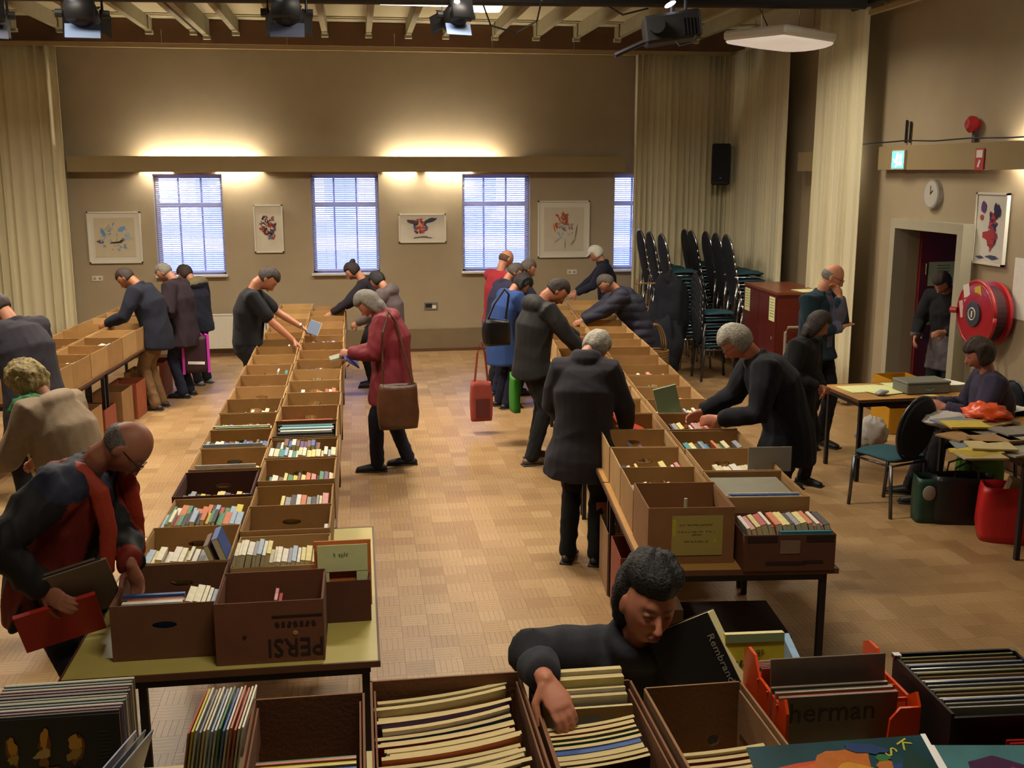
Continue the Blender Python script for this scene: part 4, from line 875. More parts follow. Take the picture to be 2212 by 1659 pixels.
# black case with plastic wrapped records
bc = thing('record_case', 'black record case filled with plastic wrapped records', 'crate', (1.56, 2.19, SZ), R(-3))
cv_ = mat('case_vinyl', '#0c0a0f', .4, 20, .1)
for s in (-1, 1): bx('side_wall', (s*.168, .15, .17), (.008, .32, .33), cv_, bc)
bx('front_wall', (0, 0, .16), (.34, .008, .32), cv_, bc); bx('back_wall', (0, .31, .17), (.34, .008, .34), cv_, bc); bx('floor_panel', (0, .15, .004), (.33, .3, .008), cv_, bc)
for s in (-1, 1): bx('metal_corner', (s*.165, .305, .335), (.02, .02, .012), chrome, bc)
plastic = mat('plastic_sleeve', '#9a9a94', .12, coat=.6, src='obj')
for q in range(18):
    cn, ch = [('grey', '#8f8b80'), ('silver', '#a5a49c'), ('olive', '#77734e'), ('brown', '#7b6450'), ('white', '#cfc8b0'), ('blue grey', '#6a7890')][(q*5+1) % 6]
    o = MB().box((0, 0, -.155), (.318, .006, .31), plastic, bev=.001).build('record_sleeve', None, False, tuple(V((1.56, 2.19, SZ+.33+.003*(q % 3)))+rotz(R(-3))@V((0, .03+q*.0155, 0))), 0, ch); o.rotation_euler = (.03*((q % 5)-2), 0, R(-3)+.01*((q % 3)-1)); tag(o, '%s plastic wrapped record, %s from front in black case' % (cn, ORD[q]), 'record sleeve', 'records in the black case')
# red folders in brown box right
rbx = cbox('low brown box of red record sleeves at right edge of stage', (1.59, 1.90, SZ), .36, .28, .24, R(-3), '#6a4a34', None, hole=False)
for q in range(9):
    tall = q > 3
    o = MB().box((0, 0, -.13), (.26 if tall else .30, .0055, .26), glossy, bev=.001).build('red_sleeve', None, False, (1.60+.035*tall, 2.02+q*.014, SZ+.262+.022*tall), 0, '#b0231c' if q % 3 else '#a83020'); o.rotation_euler = (.04, 0, R(-4)-.06*(q == 2)); tag(o, 'red record sleeve, %s from front in low brown box' % ORD[q], 'record sleeve', 'red record sleeves in the low brown box')
    if q == 2: text('lettering', 'SUSKE', .04, mat('pale_red', '#c8705c', .6), o, (-.02, -.0035, -.05), (PI/2, 0, 0))
# flat painted sleeve on top in front
ka = G(1640, 1628, 1.395); sleeve = thing('record_sleeve', 'plastic wrapped sleeve painted with orange figures on teal, letters K and S', 'record sleeve', (1.06, 1.98, SZ+.265), R(-2))
sleeve.rotation_euler = (R(17), R(-2), R(-4))
bx('sheet', (0, 0, 0), (.42, .34, .004), mat('teal_print', '#16424c', .3, 9, .35, coat=.5), sleeve)
def blobs_flat(parent, bl):
    mb = MB()
    for k, (cx, cy, rx, ry, a, c) in enumerate(bl):
        m = mat('gloss_'+c.strip('#'), c, .35, 40, .12, coat=.3); n = 16; q0 = random.Random(k*7); vs = []
        for j in range(n):
            w = 2*PI*j/n; q = .8+.35*q0.random(); X = rx*q*math.cos(w); Y = ry*q*math.sin(w); vs.append((cx+X*math.cos(a)-Y*math.sin(a), cy+X*math.sin(a)+Y*math.cos(a), .0025+.0002*k))
        mb.add(vs, [tuple(range(n))], m)
    mb.build('painted_figures', parent)
blobs_flat(sleeve, [(-.11, .10, .11, .013, .15, '#c8461a'), (-.12, .065, .10, .012, -.1, '#c03c18'), (-.06, .08, .06, .035, .1, '#cf5a1c'), (.0, .11, .07, .035, .1, '#b8641e'), (.02, .075, .05, .03, -.3, '#c98a24'), (-.02, .045, .05, .03, .2, '#c9481a'), (.04, .06, .035, .02, -.5, '#b5922c'), (.09, .085, .022, .025, .2, '#b56a2c'), (.09, .11, .018, .01, 0, '#2f6a3c'), (.12, .06, .02, .035, .2, '#1f3f7a'), (-.14, .03, .07, .01, .1, '#c4421a'), (.06, .14, .05, .015, -.2, '#1c3a6a'), (.16, .05, .04, .08, 0, '#123a34'), (.0, .0, .08, .04, 0, '#b5441c'), (-.1, -.03, .06, .04, .3, '#8a5a20')])
text('lettering', 'K', .045, mat('yellow_letters', '#b5b02c', .5), sleeve, (.155, .145, .003), (0, 0, R(-60))); text('lettering', 'S', .045, MATS['yellow_letters'], sleeve, (.115, .125, .003), (0, 0, R(-60)))
bx('plastic_edge', (.212, 0, .001), (.012, .345, .003), plastic, sleeve)
s2 = thing('record_sleeve', 'plastic wrapped sleeve with purple and pink picture at bottom right corner', 'record sleeve', (1.46, 1.93, SZ+.255), 0); s2.rotation_euler = (R(15), R(3), R(-3))
bx('sheet', (0, 0, 0), (.36, .34, .004), mat('aqua_print', '#4a7a80', .3, 7, .2, coat=.5), s2)
blobs_flat(s2, [(-.05, .05, .09, .09, 0, '#4a2a4c'), (-.04, .07, .05, .03, .4, '#8f3448'), (0, .03, .04, .03, 0, '#a0455a'), (-.06, .02, .03, .02, 0, '#7a5a44'), (.08, .1, .04, .03, 0, '#2f5a60')])
bx('plastic_edge', (-.18, 0, .001), (.008, .34, .003), plastic, s2)
# ===== right side: tables, chair, cashbox, bags =====
ta = V((4.29, 8.60, 0)); 
t1 = table('beech topped pay table with cash box, in front of the doorway', 4.27, 8.52, 1.2, .70, R(2), orangetop, group=None)
t2 = table('beech topped table covered with sorted papers at right edge', 4.50, 6.52, .85, 1.25, R(-2), orangetop, group=None)
def sheet(label, c, w, l, rz=0, m=paperm, h=.0015, name='paper_sheet', cat='paper', group=None):
    o = MB().box((0, 0, 0), (w, l, h), m).build(name, None, False, c, rz); tag(o, label, cat, group); return o
for q, (x, y, w, l, a, z) in enumerate(((4.55, 8.98, .42, .30, .1, .752), (4.78, 8.95, .42, .30, -.05, .754), (4.66, 8.80, .30, .21, .3, .756), (4.95, 9.08, .30, .21, 0, .757))):
    sheet('pale yellow green sheet on the pay table, '+['nearest its left corner', 'in the middle', 'with the front corner folded', 'at the back edge'][q], (x, y, z), w, l, a, group='yellow green sheets on the pay table')
o = MB().loft([(0, 0, 0), (.05, .01, .012), (.1, 0, .02)], [(.03, .01), (.045, .025), (.02, .01)], mat('silver_grey', '#9aa0ac', .4), (0, 0, 1)).build('crumpled_wrapper', None, True, (4.52, 8.68, .765)); tag(o, 'small grey blue crumpled wrapper on the pay table', 'wrapper')
sheet('small cream note beside the cash box', (4.98, 8.60, .755), .12, .06, .1, MATS['paper'])
cs = thing('cash_box', 'flat grey metal cash box on the pay table', 'cash box', (5.00, 8.80, .752), R(2)); gm = mat('grey_metal', '#6a6c64', .45)
bx('body', (0, 0, .045), (.42, .26, .09), gm, cs, bev=.01); bx('lid', (0, 0, .10), (.425, .265, .02), mat('grey_lid', '#74766d', .4), cs, bev=.006); MB().path([(-.04, -.14, .05), (0, -.155, .04), (.04, -.14, .05)], .006, chrome).build('handle', cs)
tr_ = thing('paper_tray', 'shallow pale tray with white papers right of the cash box', 'tray', (5.34, 8.86, .752), R(2)); bx('base', (0, 0, .004), (.3, .25, .008), gm, tr_); bx('side', (0, -.125, .03), (.3, .006, .06), MATS['grey_lid'], tr_); bx('side', (-.15, 0, .03), (.006, .25, .06), MATS['grey_lid'], tr_)
sheet('white paper sticking out of the pale tray', (5.33, 8.93, .80), .22, .28, .3, paperw)
# papers piles on second table
rr = random.Random(21)
PC = [('grey newspaper', '#8f8c80'), ('cream folder', '#b0a173'), ('brown envelope', '#8a6a42'), ('yellow folder', '#b8a23c'), ('grey magazine', '#737068'), ('beige folder', '#a08c66'), ('blue grey magazine', '#6d7680')]
for q in range(26):
    cn, ch = PC[q % 7]; px_, py_ = rr.uniform(2060, 2205), rr.uniform(905, 985)
    if py_ > 950: px_ = max(px_, 2110)
    lv = .752+.016*(q//4); c = G(px_, py_, lv)
    o = MB().box((0, 0, .006), (.30, .22, .012), covers).build('paper_bundle', None, False, tuple(c), rr.uniform(-.5, .5), ch)
    tag(o, '%s, %s of pile on table at right edge, counted upwards' % (cn, ORD[q]), 'papers', 'papers piled on the right edge table')
def blob(name, label, cat, c, r, m, sq=1.0, seed=0, amp=.25, nu=28, nv=18, rz=0, sc=3.0):
    mb = MB().ell((0, 0, 0), (1, 1, 1), m, None, nu, nv); me = mb.mesh(name, True)
    for v in me.vertices:
        p = v.co.copy(); n_ = mnoise.fractal(p*sc+V((seed, seed*2, 0)), .8, 2.0, 3); f = 1+amp*n_; v.co = V((p.x*r[0]*f, p.y*r[1]*f, max(-r[2]*.98 if sq else -9, p.z*r[2]*f)))
    o = link(name, me, None, c, rz); tag(o, label, cat); return o
c = G(2040, 905, .80); blob('white_plastic_bag', 'crumpled white plastic bag on the corner of papers table', 'bag', (c.x, c.y, .80), (.19, .15, .055), mat('white_bag', '#bdb9b4', .35), seed=3)
c = G(2130, 885, .86); blob('orange_plastic_bag', 'crumpled orange plastic bag on the papers table', 'bag', (c.x, c.y, .83), (.17, .16, .08), mat('orange_bag', '#d04a18', .35, coat=.2), seed=9, amp=.35)
c = G(2185, 880, .80); sheet('large white sheet at back of the papers table', (c.x, c.y, .80), .35, .25, .4, paperw)
c = G(2185, 850, .85); t = thing('paper_cup_tray', 'clear tray of small cups behind the orange bag', 'tray', (c.x+.05, c.y, .76), .2)
bx('tray', (0, 0, .04), (.3, .2, .08), mat('clear_grey', '#7c7c78', .3), t)
for q in range(3): MB().tube((-.09+.09*q, 0, .08), (-.09+.09*q, 0, .12), .03, white, 12).build('cup', t)
# chairs
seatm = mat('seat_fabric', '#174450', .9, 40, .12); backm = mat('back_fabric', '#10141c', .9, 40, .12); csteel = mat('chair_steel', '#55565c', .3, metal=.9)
def chair_parts(frame):
    P = {}
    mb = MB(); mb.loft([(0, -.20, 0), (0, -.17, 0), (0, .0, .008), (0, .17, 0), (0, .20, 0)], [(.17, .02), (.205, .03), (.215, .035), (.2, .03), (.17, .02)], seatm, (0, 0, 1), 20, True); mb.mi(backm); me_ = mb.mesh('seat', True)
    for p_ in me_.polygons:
        if p_.normal.z < .55: p_.material_index = 1  # shade on seat sides and underside put into the colour
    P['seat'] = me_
    mb = MB(); mb.loft([(0, .025, 0), (0, -.02, 0)], [(.185, .25), (.185, .25)], backm, (0, 0, 1), 28, True, .07); P['backrest'] = mb.mesh('backrest', True)
    mb = MB(); pts = [(.2*math.cos(2*PI*i/24), 0, .265*math.sin(2*PI*i/24)) for i in range(25)]; mb.loft(pts, [.011]*25, frame, (0, 1, 0), 6, False); P['back_frame'] = mb.mesh('back_frame', True)
    mb = MB().tube((0, 0, 0), (0, .02, -.44), .011, frame, 7); P['leg'] = mb.mesh('leg', True)
    mb = MB(); mb.tube((-.2, .18, -.04), (.2, .18, -.04), .01, frame, 6).tube((-.2, -.2, -.04), (.2, -.2, -.04), .01, frame, 6).tube((-.2, -.2, -.04), (-.2, .18, -.04), .01, frame, 6).tube((.2, -.2, -.04), (.2, .18, -.04), .01, frame, 6); P['seat_frame'] = mb.mesh('seat_frame', True)
    return P
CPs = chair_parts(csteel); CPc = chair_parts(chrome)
def chair(label, c, rz, P, group=None, leglen=1.0, legs=True, name='banquet_chair'):
    """local: front of seat towards +y, origin on floor"""
    t = thing(name, label, 'chair', c, rz, group)
    link('seat', P['seat'], t, (0, 0, .46)); b = link('backrest', P['backrest'], t, (0, -.25, .72)); b.rotation_euler = (R(10), 0, 0)
    f = link('back_frame', P['back_frame'], t, (0, -.245, .72)); f.rotation_euler = (R(10), 0, 0); link('seat_frame', P['seat_frame'], t, (0, 0, .46))
    if legs:
        for x, y, s in ((-.2, .18, 1), (.2, .18, 1), (-.2, -.2, -1), (.2, -.2, -1)):
            l = link('leg', P['leg'], t, (x, y, .43)); l.scale = (1, 1.6*s, .975)
    return t
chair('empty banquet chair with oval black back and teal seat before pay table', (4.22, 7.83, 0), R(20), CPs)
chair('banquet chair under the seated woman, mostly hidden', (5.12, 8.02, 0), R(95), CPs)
gi = 0
G1 = [(1390, 15.3, 10), (1411, 14.8, 10), (1437, 14.25, 10)]; G2 = [(1486, 15.4, 10), (1500, 15.05, 10), (1532, 14.7, 10), (1554, 14.3, 10), (1577, 13.9, 10)]
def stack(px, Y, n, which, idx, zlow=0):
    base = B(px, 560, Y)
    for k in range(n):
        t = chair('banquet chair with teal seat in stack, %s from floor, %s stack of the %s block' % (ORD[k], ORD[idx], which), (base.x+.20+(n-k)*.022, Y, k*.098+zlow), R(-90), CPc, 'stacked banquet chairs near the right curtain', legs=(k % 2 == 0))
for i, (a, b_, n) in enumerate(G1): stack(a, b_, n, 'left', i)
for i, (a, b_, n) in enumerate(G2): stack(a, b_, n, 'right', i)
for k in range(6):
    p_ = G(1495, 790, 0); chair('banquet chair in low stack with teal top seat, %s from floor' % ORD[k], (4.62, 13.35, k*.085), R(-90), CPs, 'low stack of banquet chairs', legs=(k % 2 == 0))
# coat draped, wicker things
navy = mat('navy_cloth', '#10131f', .95, 20, .2, .3, 30)
blob('draped_coat', 'dark navy coat hung over the front of the stacked chairs', 'coat', tuple(B(1445, 690, 13.5)), (.25, .18, .62), navy, 0, 5, .35, 30, 24, sc=1.6)
blob('draped_coat', 'second dark coat bundled low against the chair stacks', 'coat', (3.95, 13.3, .42), (.22, .2, .42), navy, 0, 8, .3, sc=1.7)
wick = mat('wicker', '#8c6a3a', .7)
t = thing('wicker_basket', 'loose wicker basket with hoop handles on floor by coat', 'basket', (3.62, 12.75, .5), .3)
for q in range(3):
    pts = [(.16*math.cos(PI*i/12), .05*q-.05, .34*math.sin(PI*i/12)) for i in range(13)]; MB().loft(pts, [.009]*13, wick, (0, 1, 0), 6, False).build('hoop_handle', t, True)
hb_ = MB()
for q in range(7): hb_.loft([(.2*math.cos(2*PI*i/20), .16*math.sin(2*PI*i/20), -.03*q) for i in range(21)], [.014]*21, wick, (0, 0, 1), 5, False)
hb_.build('woven_side', t); MB().tube((0, 0, -.22), (0, 0, -.20), .18, wick, 16).build('base', t)
t = thing('basket_stand', 'pale wooden stand beneath wicker basket', 'stand', (3.62, 12.75, 0), .3)
for x in (-.14, .14):
    for y in (-.1, .1): MB().tube((x, y, 0), (x*.8, y*.8, .29), .012, wick, 6).build('leg', t)
bx('shelf', (0, 0, .28), (.34, .28, .02), wick, t)
t = thing('wire_rack', 'thin brass coloured rack before the left chair stacks', 'rack', tuple(V((B(1400, 640, 13.9).x, 13.9, 0))), 0); 
for x in (-.16, .16): MB().tube((x, 0, 0), (x, 0, 1.28), .01, wick, 6).build('upright', t)
for z in (.9, 1.22): MB().tube((-.18, 0, z), (.18, 0, z), .012, wick, 6).build('cross_bar', t)
# wooden cabinets
wood = mat('mahogany', '#5a1c14', .35, 5, .15, .03, 30, stretch=(1, 1, 8), coat=.25); woodtop = mat('mahogany_top', '#7a4028', .3, 6, .1, stretch=(8, 1, 1))
CZ = 1.27; K = G(1681, 634, CZ); Lc = G(1611, 611, CZ); d = (K-Lc); ln = math.hypot(d.x, d.y); ang = math.atan2(d.y, d.x)
cab = thing('cabinet', 'reddish brown wooden cabinet on castors with notices taped on', 'cabinet', (K.x, K.y, 0), ang)
# local -x goes back along left face to L ; local +y is to the right/front side
cw_, cd2 = ln, .60
bx('carcass', (-cw_/2, cd2/2, .67), (cw_, cd2, 1.16), wood, cab); bx('top', (-cw_/2, cd2/2, 1.265), (cw_+.03, cd2+.03, .03), woodtop, cab)
for q in range(2): 
    dd = bx('door', (-cw_*(.25+.5*q), -.012, .67), (cw_*.48, .02, 1.1), wood, cab); MB().ell((-cw_*(.25+.5*q)+(.5-q)*cw_*.36*1, -.03, .72), (.012, .012, .02), chrome).build('knob', dd)
for x in (-.05, -cw_+.05):
    for y in (.05, cd2-.05): MB().ell((x, y, .045), (.03, .02, .045), blackp).build('castor', cab)
def note(label, parent_xy, z, w, h, rz, m=paperm):
    t = bx('paper_notice', (0, 0, 0), (w, .002, h), m, None, None, loc=(*parent_xy, z)); t.rotation_euler = (0, 0, rz); tag(t, label, 'paper', 'pale green notices on the wooden cabinet')
    lm = MB()
    for q in range(7): lm.box((0, -.0018, h/2-.03-q*(h-.05)/7), (w*.7, .0006, .005), inkm)
    lm.build('print', t)
def on(x, y): v = V((K.x, K.y, 0))+rotz(ang)@V((x, y, 0)); return (v.x, v.y)
note('pale green notice taped on the cabinet side nearest the chairs', on(-cw_*.86, -.026), 1.08, .2, .29, ang); note('pale green notice taped beside the cabinet corner', on(-.12, -.026), 1.07, .2, .29, ang)
v = on(-.25, .3); o = MB().box((0, 0, 0), (.42, .30, .003), mat('pale_sheet', '#dfe0ac', .9)).build('paper_sheet', None, False, (v[0]+.18, v[1]-.1, 1.284), .1); tag(o, 'pale sheet lying on top of the wooden cabinet', 'paper')
p_ = G(1722, 725, .78); t = thing('metal_chair_frame', 'bare pale metal chair back frame beside the cabinet', 'chair', (p_.x, p_.y, 0), 0)
MB().path([(-.15, 0, 0), (-.15, 0, .82), (-.12, 0, .88), (.12, 0, .88), (.15, 0, .82), (.15, 0, 0)], .018, mat('pale_tube', '#8a8276', .4), 8).build('frame', t); bx('slat', (0, 0, .66), (.3, .01, .05), MATS['pale_tube'], t); bx('seat', (0, .2, .45), (.36, .36, .03), wood, t)
for x in (-.15, .15): MB().tube((x, .36, .44), (x, .38, 0), .015, MATS['pale_tube']).build('leg', t)
# yellow crate by the wall behind pay table
yb = mat('yellow_plastic', '#c08a18', .5)
t = thing('yellow_crate', 'stacked yellow plastic crate on floor behind pay table', 'crate', (5.62, 10.35, 0), 0)
for z in (.0, .30):
    for (cx, cy, w, l) in ((0, -.2, .36, .012), (0, .2, .36, .012), (-.18, 0, .012, .4), (.18, 0, .012, .4)): bx('side', (cx, cy, z+.14), (w, l, .27), yb, t)
    bx('floor_panel', (0, 0, z+.01), (.36, .4, .012), yb, t)
blob('white_bundle', 'white bundle on the floor beneath the pay table', 'bag', (5.0, 9.65, .16), (.16, .12, .16), mat('white_bag', '#bdb9b4'), seed=4)
# bags under the right table
def tote(label, c, w, d, h, m, rz=0, slump=.1, handles=True, seed=0, name='shopping_bag'):
    t = thing(name, label, 'bag', c, rz); n = 24; H = 8; vs = []; rr2 = random.Random(seed)
    for k in range(H+1):
        z = h*k/H; q = 1+slump*math.sin(k/H*PI*1.1)
        for j in range(n):
            w_ = 2*PI*j/n; cx, sy = math.cos(w_), math.sin(w_); X = w/2*math.copysign(abs(cx)**.45, cx)*q; Y = d/2*math.copysign(abs(sy)**.45, sy)*q
            nn = mnoise.noise(V((X*9+seed, Y*9, z*7)))*.03; vs.append((X*(1+nn*3)+nn*.3, Y*(1+nn*3)+nn*.3, z+(.03*mnoise.noise(V((X*6, Y*6, seed))) if k == H else 0)))
    fs = [(k*n+j, k*n+(j+1) % n, (k+1)*n+(j+1) % n, (k+1)*n+j) for k in range(H) for j in range(n)]+[tuple(range(n))[::-1]]
    o = MB().add(vs, fs, m).build('bag_body', t, True); s_ = o.modifiers.new('s', 'SOLIDIFY'); s_.thickness = .005
    if handles:
        for s in (-1, 1): MB().path([(-w*.2, s*d*.45, h*.97), (-w*.18, s*d*.4, h*1.2), (0, s*d*.3, h*1.3), (w*.18, s*d*.4, h*1.2), (w*.2, s*d*.45, h*.97)], .009, m, 6).build('handle', t)
    return t
redb = mat('red_bag', '#b5121a', .45, 8, .1, coat=.1); darkb = mat('dark_bag', '#0b0c12', .5, 20, .2, coat=.2); greenb = mat('green_bag', '#4a7a1c', .5)
t = tote('bright red carrier bag standing under the papers table', (4.78, 6.98, 0), .48, .28, .42, redb, R(-25), .08, False, 2)
bx('box_inside', (.05, 0, .34), (.25, .16, .2), cardm, t, M.Rotation(.3, 3, 'Y')).color = (.3, .2, .1, 1)
tote('dark glossy shopping bag standing beside the red carrier bag', (4.62, 7.42, 0), .46, .2, .38, darkb, R(-12), .05, True, 4)
t = tote('dark green printed bag left of the dark shopping bag', (4.36, 7.50, 0), .16, .2, .36, mat('bottle_green', '#12382c', .5, 9, .4), R(-12), .05, False, 5)
MB().ell((.0, -.11, .25), (.05, .01, .06), mat('bag_print', '#8f8a7c', .7)).build('print', t)
tote('bright green bag half hidden behind the dark shopping bag', (4.95, 7.72, 0), .34, .2, .45, greenb, R(-10), .05, False, 6)
MB().box((0, 0, 0), (.1, .1, .1), blackp)
# ===== people =====
DG = None
def remesh(mb, vox, smooth=4, adapt=0.0):
    me = mb.mesh('tmp'); o = bpy.data.objects.new('tmp', me); COL.objects.link(o)
    r = o.modifiers.new('r', 'REMESH'); r.mode = 'VOXEL'; r.voxel_size = vox; r.adaptivity = adapt; r.use_smooth_shade = True
    if smooth: s = o.modifiers.new('s', 'SMOOTH'); s.iterations = smooth; s.factor = .5
    dg = bpy.context.evaluated_depsgraph_get(); out = bpy.data.meshes.new_from_object(o.evaluated_get(dg))
    bpy.data.objects.remove(o, do_unlink=True); bpy.data.meshes.remove(me)
    out.polygons.foreach_set('use_smooth', [True]*len(out.polygons)); out.materials.clear(); return out
def getco(me):
    a = np.empty(len(me.vertices)*3, np.float32); me.vertices.foreach_get('co', a); return a.reshape(-1, 3)
def setco(me, a): me.vertices.foreach_set('co', a.astype(np.float32).ravel()); me.update()
def getn(me):
    a = np.empty(len(me.vertices)*3, np.float32); me.vertices.foreach_get('normal', a); return a.reshape(-1, 3)
def colattr(me, c):
    at = me.color_attributes.new('Col', 'FLOAT_COLOR', 'POINT'); b = np.ones((len(c), 4), np.float32); b[:, :3] = c; at.data.foreach_set('color', b.ravel())
def snoise(p, f, seed=0):
    """cheap smooth pseudo noise, vectorised"""
    r = np.random.RandomState(seed); o = np.zeros(len(p))
    for k in range(5):
        d = r.normal(size=3)*f*(1+.5*k); o += np.sin(p@d+r.rand()*6.28)/(1+.5*k)
    return o/2.2
def wrinkle(me, amp=.006, f=14, seed=0, vert=1.0):
    c = getco(me); n = getn(me); q = c*np.array([1, 1, vert]); w = snoise(q, f, seed)
    w = 1-2*np.abs(w); setco(me, c+n*(w*amp)[:, None])
skinm = mat('skin', '#a06a50', .55, src='attr', ns=30, na=.04)
hairm = mat('hair', '#333333', .6, src='attr', ns=60, na=.25, bump=.5, bs=120)
clothm = mat('cloth', '#333333', .95, src='attr', ns=60, na=.10, bump=.15, bs=300)
shiny = mat('cloth_nylon', '#333333', .75, src='attr', ns=30, na=.08, bump=.1, bs=150)
denim = mat('denim', '#1c2440', .95, src='attr', ns=90, na=.12)
SKIN = hexc('#b0785c'); 
def lerp(a, b, t): return V(a)*(1-t)+V(b)*t
def ik(a, b, l1, l2, hint):
    d = b-a; L = min(d.length, (l1+l2)*.995); dn = d.normalized(); b2 = a+dn*L
    x = (l1*l1-l2*l2+L*L)/(2*L); h = math.sqrt(max(l1*l1-x*x, 0)); hv = hint-dn*hint.dot(dn); hv.normalize(); return a+dn*x+hv*h, b2
def hand(mb, w, d, n, s, side, curl=.5, spread=.1, fr=.0085):
    """wrist w, direction d, palm normal n (palm faces n), side +1 thumb toward cross"""
    d = d.normalized(); n = (n-d*n.dot(d)).normalized(); u = d.cross(n)*side
    mb.loft([w-d*.02*s, w+d*.03*s, w+d*.065*s, w+d*.088*s], [(.024*s, .017*s), (.033*s, .016*s), (.040*s, .014*s), (.037*s, .011*s)], None, tuple(n), 12)
    for k, (off, L) in enumerate(((.028, .072), (.010, .080), (-.009, .074), (-.026, .058))):
        p = w+d*.082*s+u*off*s; dd = (d+u*(off*spread*12)).normalized(); pts = [p-dd*.02*s, p]; a = .15+curl*.25
        for q, f in enumerate((.45, .32, .25)):
            a_ = a; dv = dd*math.cos(a_)+n*math.sin(a_); p = p+dv*L*f*s; pts.append(p); a += curl*(1.0 if q == 0 else .8)
        rr = fr*s*(1-.1*(k == 3)); mb.loft(pts, [rr*1.05, rr*1.05, rr, rr*.92, rr*.78], None, tuple(u), 8)
    p = w+d*.025*s+u*.028*s; d1 = (d*.6+u*.75+n*.35).normalized(); d2 = (d*.9+u*.25+n*.4).normalized()
    mb.loft([p-d1*.015*s, p+d1*.035*s, p+d1*.035*s+d2*.032*s, p+d1*.035*s+d2*.056*s], [.014*s, .0125*s, .011*s, .009*s], None, tuple(n), 8)
HAIRC = {'white': '#8e8a82', 'grey': '#6e6961', 'brown': '#2c1d17', 'dark': '#161218', 'black': '#0d0b0f', 'blond': '#8f7c4a', 'lightgrey': '#9a958a', 'darkbrown': '#20130f', 'greybrown': '#4a4038'}
def person(label, x, y, face, h=1.75, lean=0, curve=.15, hp=.5, hy=0, hr=0, vox=.011, skin=None, hair='grey', hstyle='short', top='#1a1a22', topm=None, bulk=1.0, hem=.80, sleeves=True, legs='#15151c', shoe='#1a1410',
           la=None, ra=None, lh=None, rh=None, stance=.1, stride=0, collar=None, hood=None, sit=None, topfn=None, wr=.006, legw=1.0, skirtw=1.0, build='m', hipshift=0, twist=0, curl=.6, name='person', group=None, palm=None, quilt=0, z0=0, lfoot=None, rfoot=None, beard=None, elbow=None, hpx=None, lw_=None, rw_=None, ew_=None, cuff=.94):
    s = h/1.75; sk = np.array(hexc(skin) if skin else SKIN); e = lambda v: V(v)*s
    dirT = V((math.sin(twist)*0, math.sin(lean), math.cos(lean)))
    Pz = sit if sit else .93-.06*min(1, abs(lean))
    Pv = V((hipshift, -.16*math.sin(lean), Pz))*s if not sit else V((0, 0, Pz))*s
    up2 = V((0, math.sin(lean+curve), math.cos(lean+curve)))
    waist = Pv+dirT*.13*s; chest = waist+dirT*.17*s; upper = chest+up2*.14*s; neck = upper+up2*.075*s
    nd = V((0, math.sin(lean+curve+hp*.35), math.cos(lean+curve+hp*.35))); hb = neck+nd*.06*s
    tot = lean+curve+hp
    HR = M.Rotation(-hy, 3, 'Z')@M.Rotation(-tot, 3, 'X')@M.Rotation(hr, 3, 'Y')
    hc = hb+HR@V((0, .018, .105))*s
    Rt = M.Rotation(-twist, 3, 'Z')
    if hpx:
        g_ = G(hpx[0], hpx[1], hc.z+z0); q_ = rotz(-face)@hc; x, y = g_.x-q_.x, g_.y-q_.y
        print('PPOS', label[:30], round(x, 2), round(y, 2))
    fwd = V((0, math.cos(lean+curve), -math.sin(lean+curve)))
    sw = .185 if build == 'm' else .165
    sh = [upper+Rt@V((-sw, 0, 0))*s+up2*.015*s, upper+Rt@V((sw, 0, 0))*s+up2*.015*s]
    tg = []
    for k, a in enumerate((la, ra)):
        if a is None: a = (-.24 if k == 0 else .24, .05, .80)
        tg.append(V(a)*s)
    if lw_: tg[0] = rotz(face)@(V(lw_)-V((x, y, z0)))
    if rw_: tg[1] = rotz(face)@(V(rw_)-V((x, y, z0)))
    hint = [V((-.6, -.5, -.6)), V((.6, -.5, -.6))]
    if elbow:
        for k in (0, 1):
            if elbow[k] is not None: hint[k] = V(elbow[k])
    el, wrs = [], []
    for k in (0, 1):
        E_, W_ = ik(sh[k], tg[k], .29*s, .255*s, hint[k]); el.append(E_); wrs.append(W_)
    hips = [Pv+V((-.09, 0, -.02))*s, Pv+V((.09, 0, -.02))*s]
    feet = [V(lfoot)*s if lfoot else V((-stance, stride, .085))*s, V(rfoot)*s if rfoot else V((stance, -stride, .085))*s]
    kn, an = [], []
    for k in (0, 1):
        K_, A_ = ik(hips[k], feet[k], .43*s, .42*s, V((0, 1, .1))); kn.append(K_); an.append(A_)
    # ---- body
    b = MB()
    xa = (1, 0, 0)
    b.loft([Pv-dirT*.07*s, Pv, waist, chest, upper, neck-up2*.01*s], [(.145*s, .10*s), (.155*s, .105*s), (.135*s, .095*s), (.15*s, .105*s), (.15*s, .085*s), (.06*s, .055*s)], None, tuple(fwd), 16)
    b.loft([neck-nd*.03*s, hb, hc-HR@V((0, .02, .03))*s], [(.056*s, .056*s), (.052*s, .055*s), (.05*s, .055*s)], None, tuple(fwd), 12)
    for k in (0, 1):
        b.loft([lerp(upper, sh[k], .5), sh[k], lerp(sh[k], el[k], .5), el[k], lerp(el[k], wrs[k], .35), wrs[k]], [.055*s, .053*s, .045*s, .037*s, .037*s, .025*s], None, (0, 1, .1), 10)
        b.loft([hips[k]+V((0, 0, .03)), lerp(hips[k], kn[k], .45), kn[k], lerp(kn[k], an[k], .35), an[k]], [.085*s, .075*s, .052*s, .052*s, .035*s], None, (0, 1, .1), 10)
        b.loft([an[k]+V((0, -.03, -.03))*s, an[k]+V((0, .05, -.045))*s, an[k]+V((0, .15, -.06))*s], [(.032*s, .032*s), (.036*s, .03*s), (.03*s, .018*s)], None, (0, 0, 1), 10)
        fd = (wrs[k]-el[k]).normalized(); hd = (lh, rh)[k]
        hd = V(hd).normalized() if hd else fd
        pn = V(palm[k]) if palm and palm[k] else V((1 if k == 0 else -1, 0, -.35))
